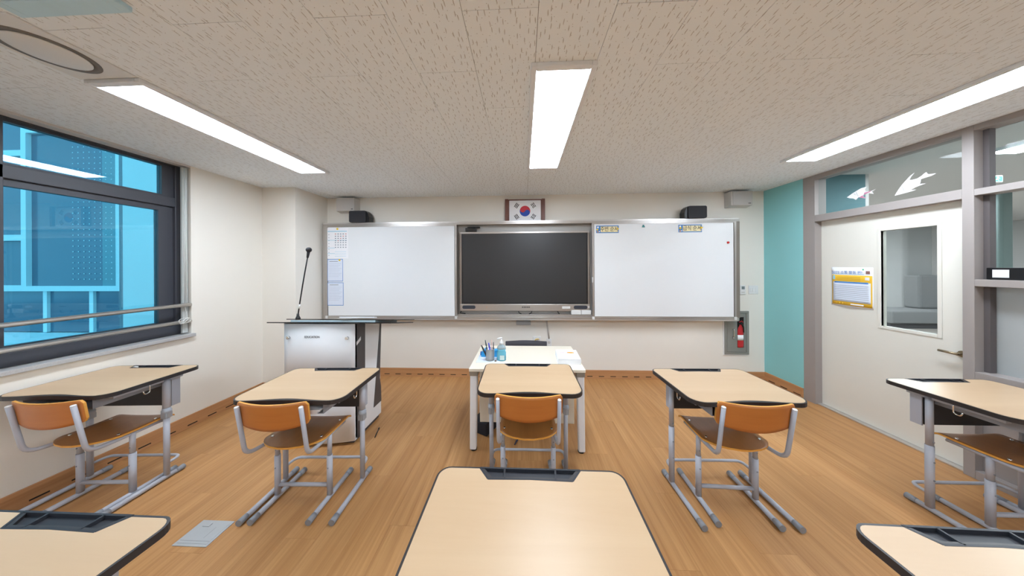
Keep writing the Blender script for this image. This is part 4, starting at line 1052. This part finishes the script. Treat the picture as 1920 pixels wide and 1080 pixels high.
# ------------------------------------------------------------------ lectern
t = thing('lectern', 'white and dark grey teaching lectern with smoked glass top', 'lectern', (-1.745, 2.13, 0))
bm = BM()                                                   # gently bowed front panel
def fp(u, v):
    q = u * 2 - 1; z = .50 + .525 * v
    return (-.318 + .630 * u, -.028 * (1 - q * q), z)
shell(bm, fp, 14, 2, lambda u, v: (0, .02, 0)); fpn = obj('front_panel', bm, WHITE, t)
bm = BM()
def fp2(u, v):
    q = u * 2 - 1; z = .03 + .46 * v
    return (-.318 + .630 * u, -.05 * (1 - q * q) - .01, z)
shell(bm, fp2, 14, 2, lambda u, v: (0, .03, 0)); obj('lower_panel', bm, WHITE, t)
for x in (-.265, .252):
    bm = BM(); cyl(bm, (x, -.012, .905), (x, -.028, .905), .014, .012); obj('panel_screw', bm, CHROME, fpn)
text_mesh('lettering', 'EDUCATION', .026, INKD, fpn, T(-.045, -.0292, .915) @ FACE_S, sxy=(.9, 1))
bm = BM(); prism(bm, [(.02, .04), (.40, .04), (.40, .944), (.02, 1.02)], -.29, .30, 'X'); obj('body', bm, WHITE, t)
for s, xs in ((1, .30), (-1, -.302)):
    a0, a1 = xs, xs + .012 * s
    sd = BM(); prism(sd, [(.0, .04), (.115, .04), (.135, .5), (.14, .996), (.0, 1.024)], min(a0, a1), max(a0, a1), 'X'); o = obj('side_panel', sd, PODG, t)
    sd = BM(); prism(sd, [(.27, .16), (.40, .16), (.395, .30), (.375, .40), (.405, .942), (.385, .946)], min(a0, a1), max(a0, a1), 'X'); obj('rear_wedge', sd, PODG, t)
    sd = BM(); prism(sd, [(.12, .04), (.40, .04), (.40, .16), (.27, .16), (.384, .946), (.145, .994), (.14, .5)], min(a0, a0 + .008 * s), max(a0, a0 + .008 * s), 'X'); obj('white_side', sd, WHITE, t)
    if s == 1:
        sd = BM(); prism(sd, [(.015, .83), (.075, .865), (.075, .895), (.015, .86)], a1, a1 + .001, 'X'); obj('side_label', sd, PAPER, t)
part_box('plinth', t, -.28, .29, .01, .39, 0, .04, PODG)
ti = R(-11.5)
def tilt(x0, x1, y0, y1, z0, z1, zc, nm, m, bev=.001):
    bm = BM(); box(bm, x0, x1, y0, y1, z0, z1, bev)
    bmesh.ops.transform(bm, matrix=Matrix.Translation((0, -.045, zc)) @ Matrix.Rotation(ti, 4, 'X'), verts=bm.verts)
    return obj(nm, bm, m, t)
tilt(-.43, .645, 0, .45, 0, .008, 1.036, 'glass_top', GLASSB)
tilt(-.24, .50, .02, .40, .0095, .026, 1.036, 'control_panel', mat('pale_control_panel', (176, 196, 204), .3))
tilt(-.28, .66, .02, .44, .0265, .033, 1.038, 'upper_plate', GLASSB)
tilt(.18, .30, .01, .09, .034, .037, 1.038, 'white_pad', WPLAS)
# microphone
mz = 1.072
t = thing('gooseneck_microphone', 'slim black gooseneck microphone rising from the lectern', 'microphone', (-1.935, 2.125, mz - .012))
bm = BM(); lathe(bm, [(.02, 0), (.018, .012), (.010, .03), (.008, .05)], seg=14); obj('base', bm, GLOSSB, t)
bm = BM(); tube(bm, [(0, 0, .03), (.02, 0, .16), (.055, 0, .36), (.09, 0, .54)], .0048, 8, .1); obj('gooseneck', bm, GLOSSB, t)
bm = BM(); cyl(bm, (.012, 0, .095), (.018, 0, .13), .0075, seg=10); obj('white_clip', bm, WPLAS, t)
bm = BM(); cyl(bm, (.088, 0, .53), (.098, 0, .585), .008, .012, seg=12); bmesh.ops.create_uvsphere(bm, u_segments=16, v_segments=10, radius=.022, matrix=Matrix.Translation((.10, 0, .598))); obj('foam_head', bm, SPK, t)
bm = BM(); box(bm, -.16, .16, -.008, .03, 0, .01, .002); o = obj('white_folder', bm, PAPER); o.location = (-1.46, 2.20, 1.059); o.rotation_euler = (ti, 0, 0); tag(o, 'flat white folder lying on the lectern top', 'folder')
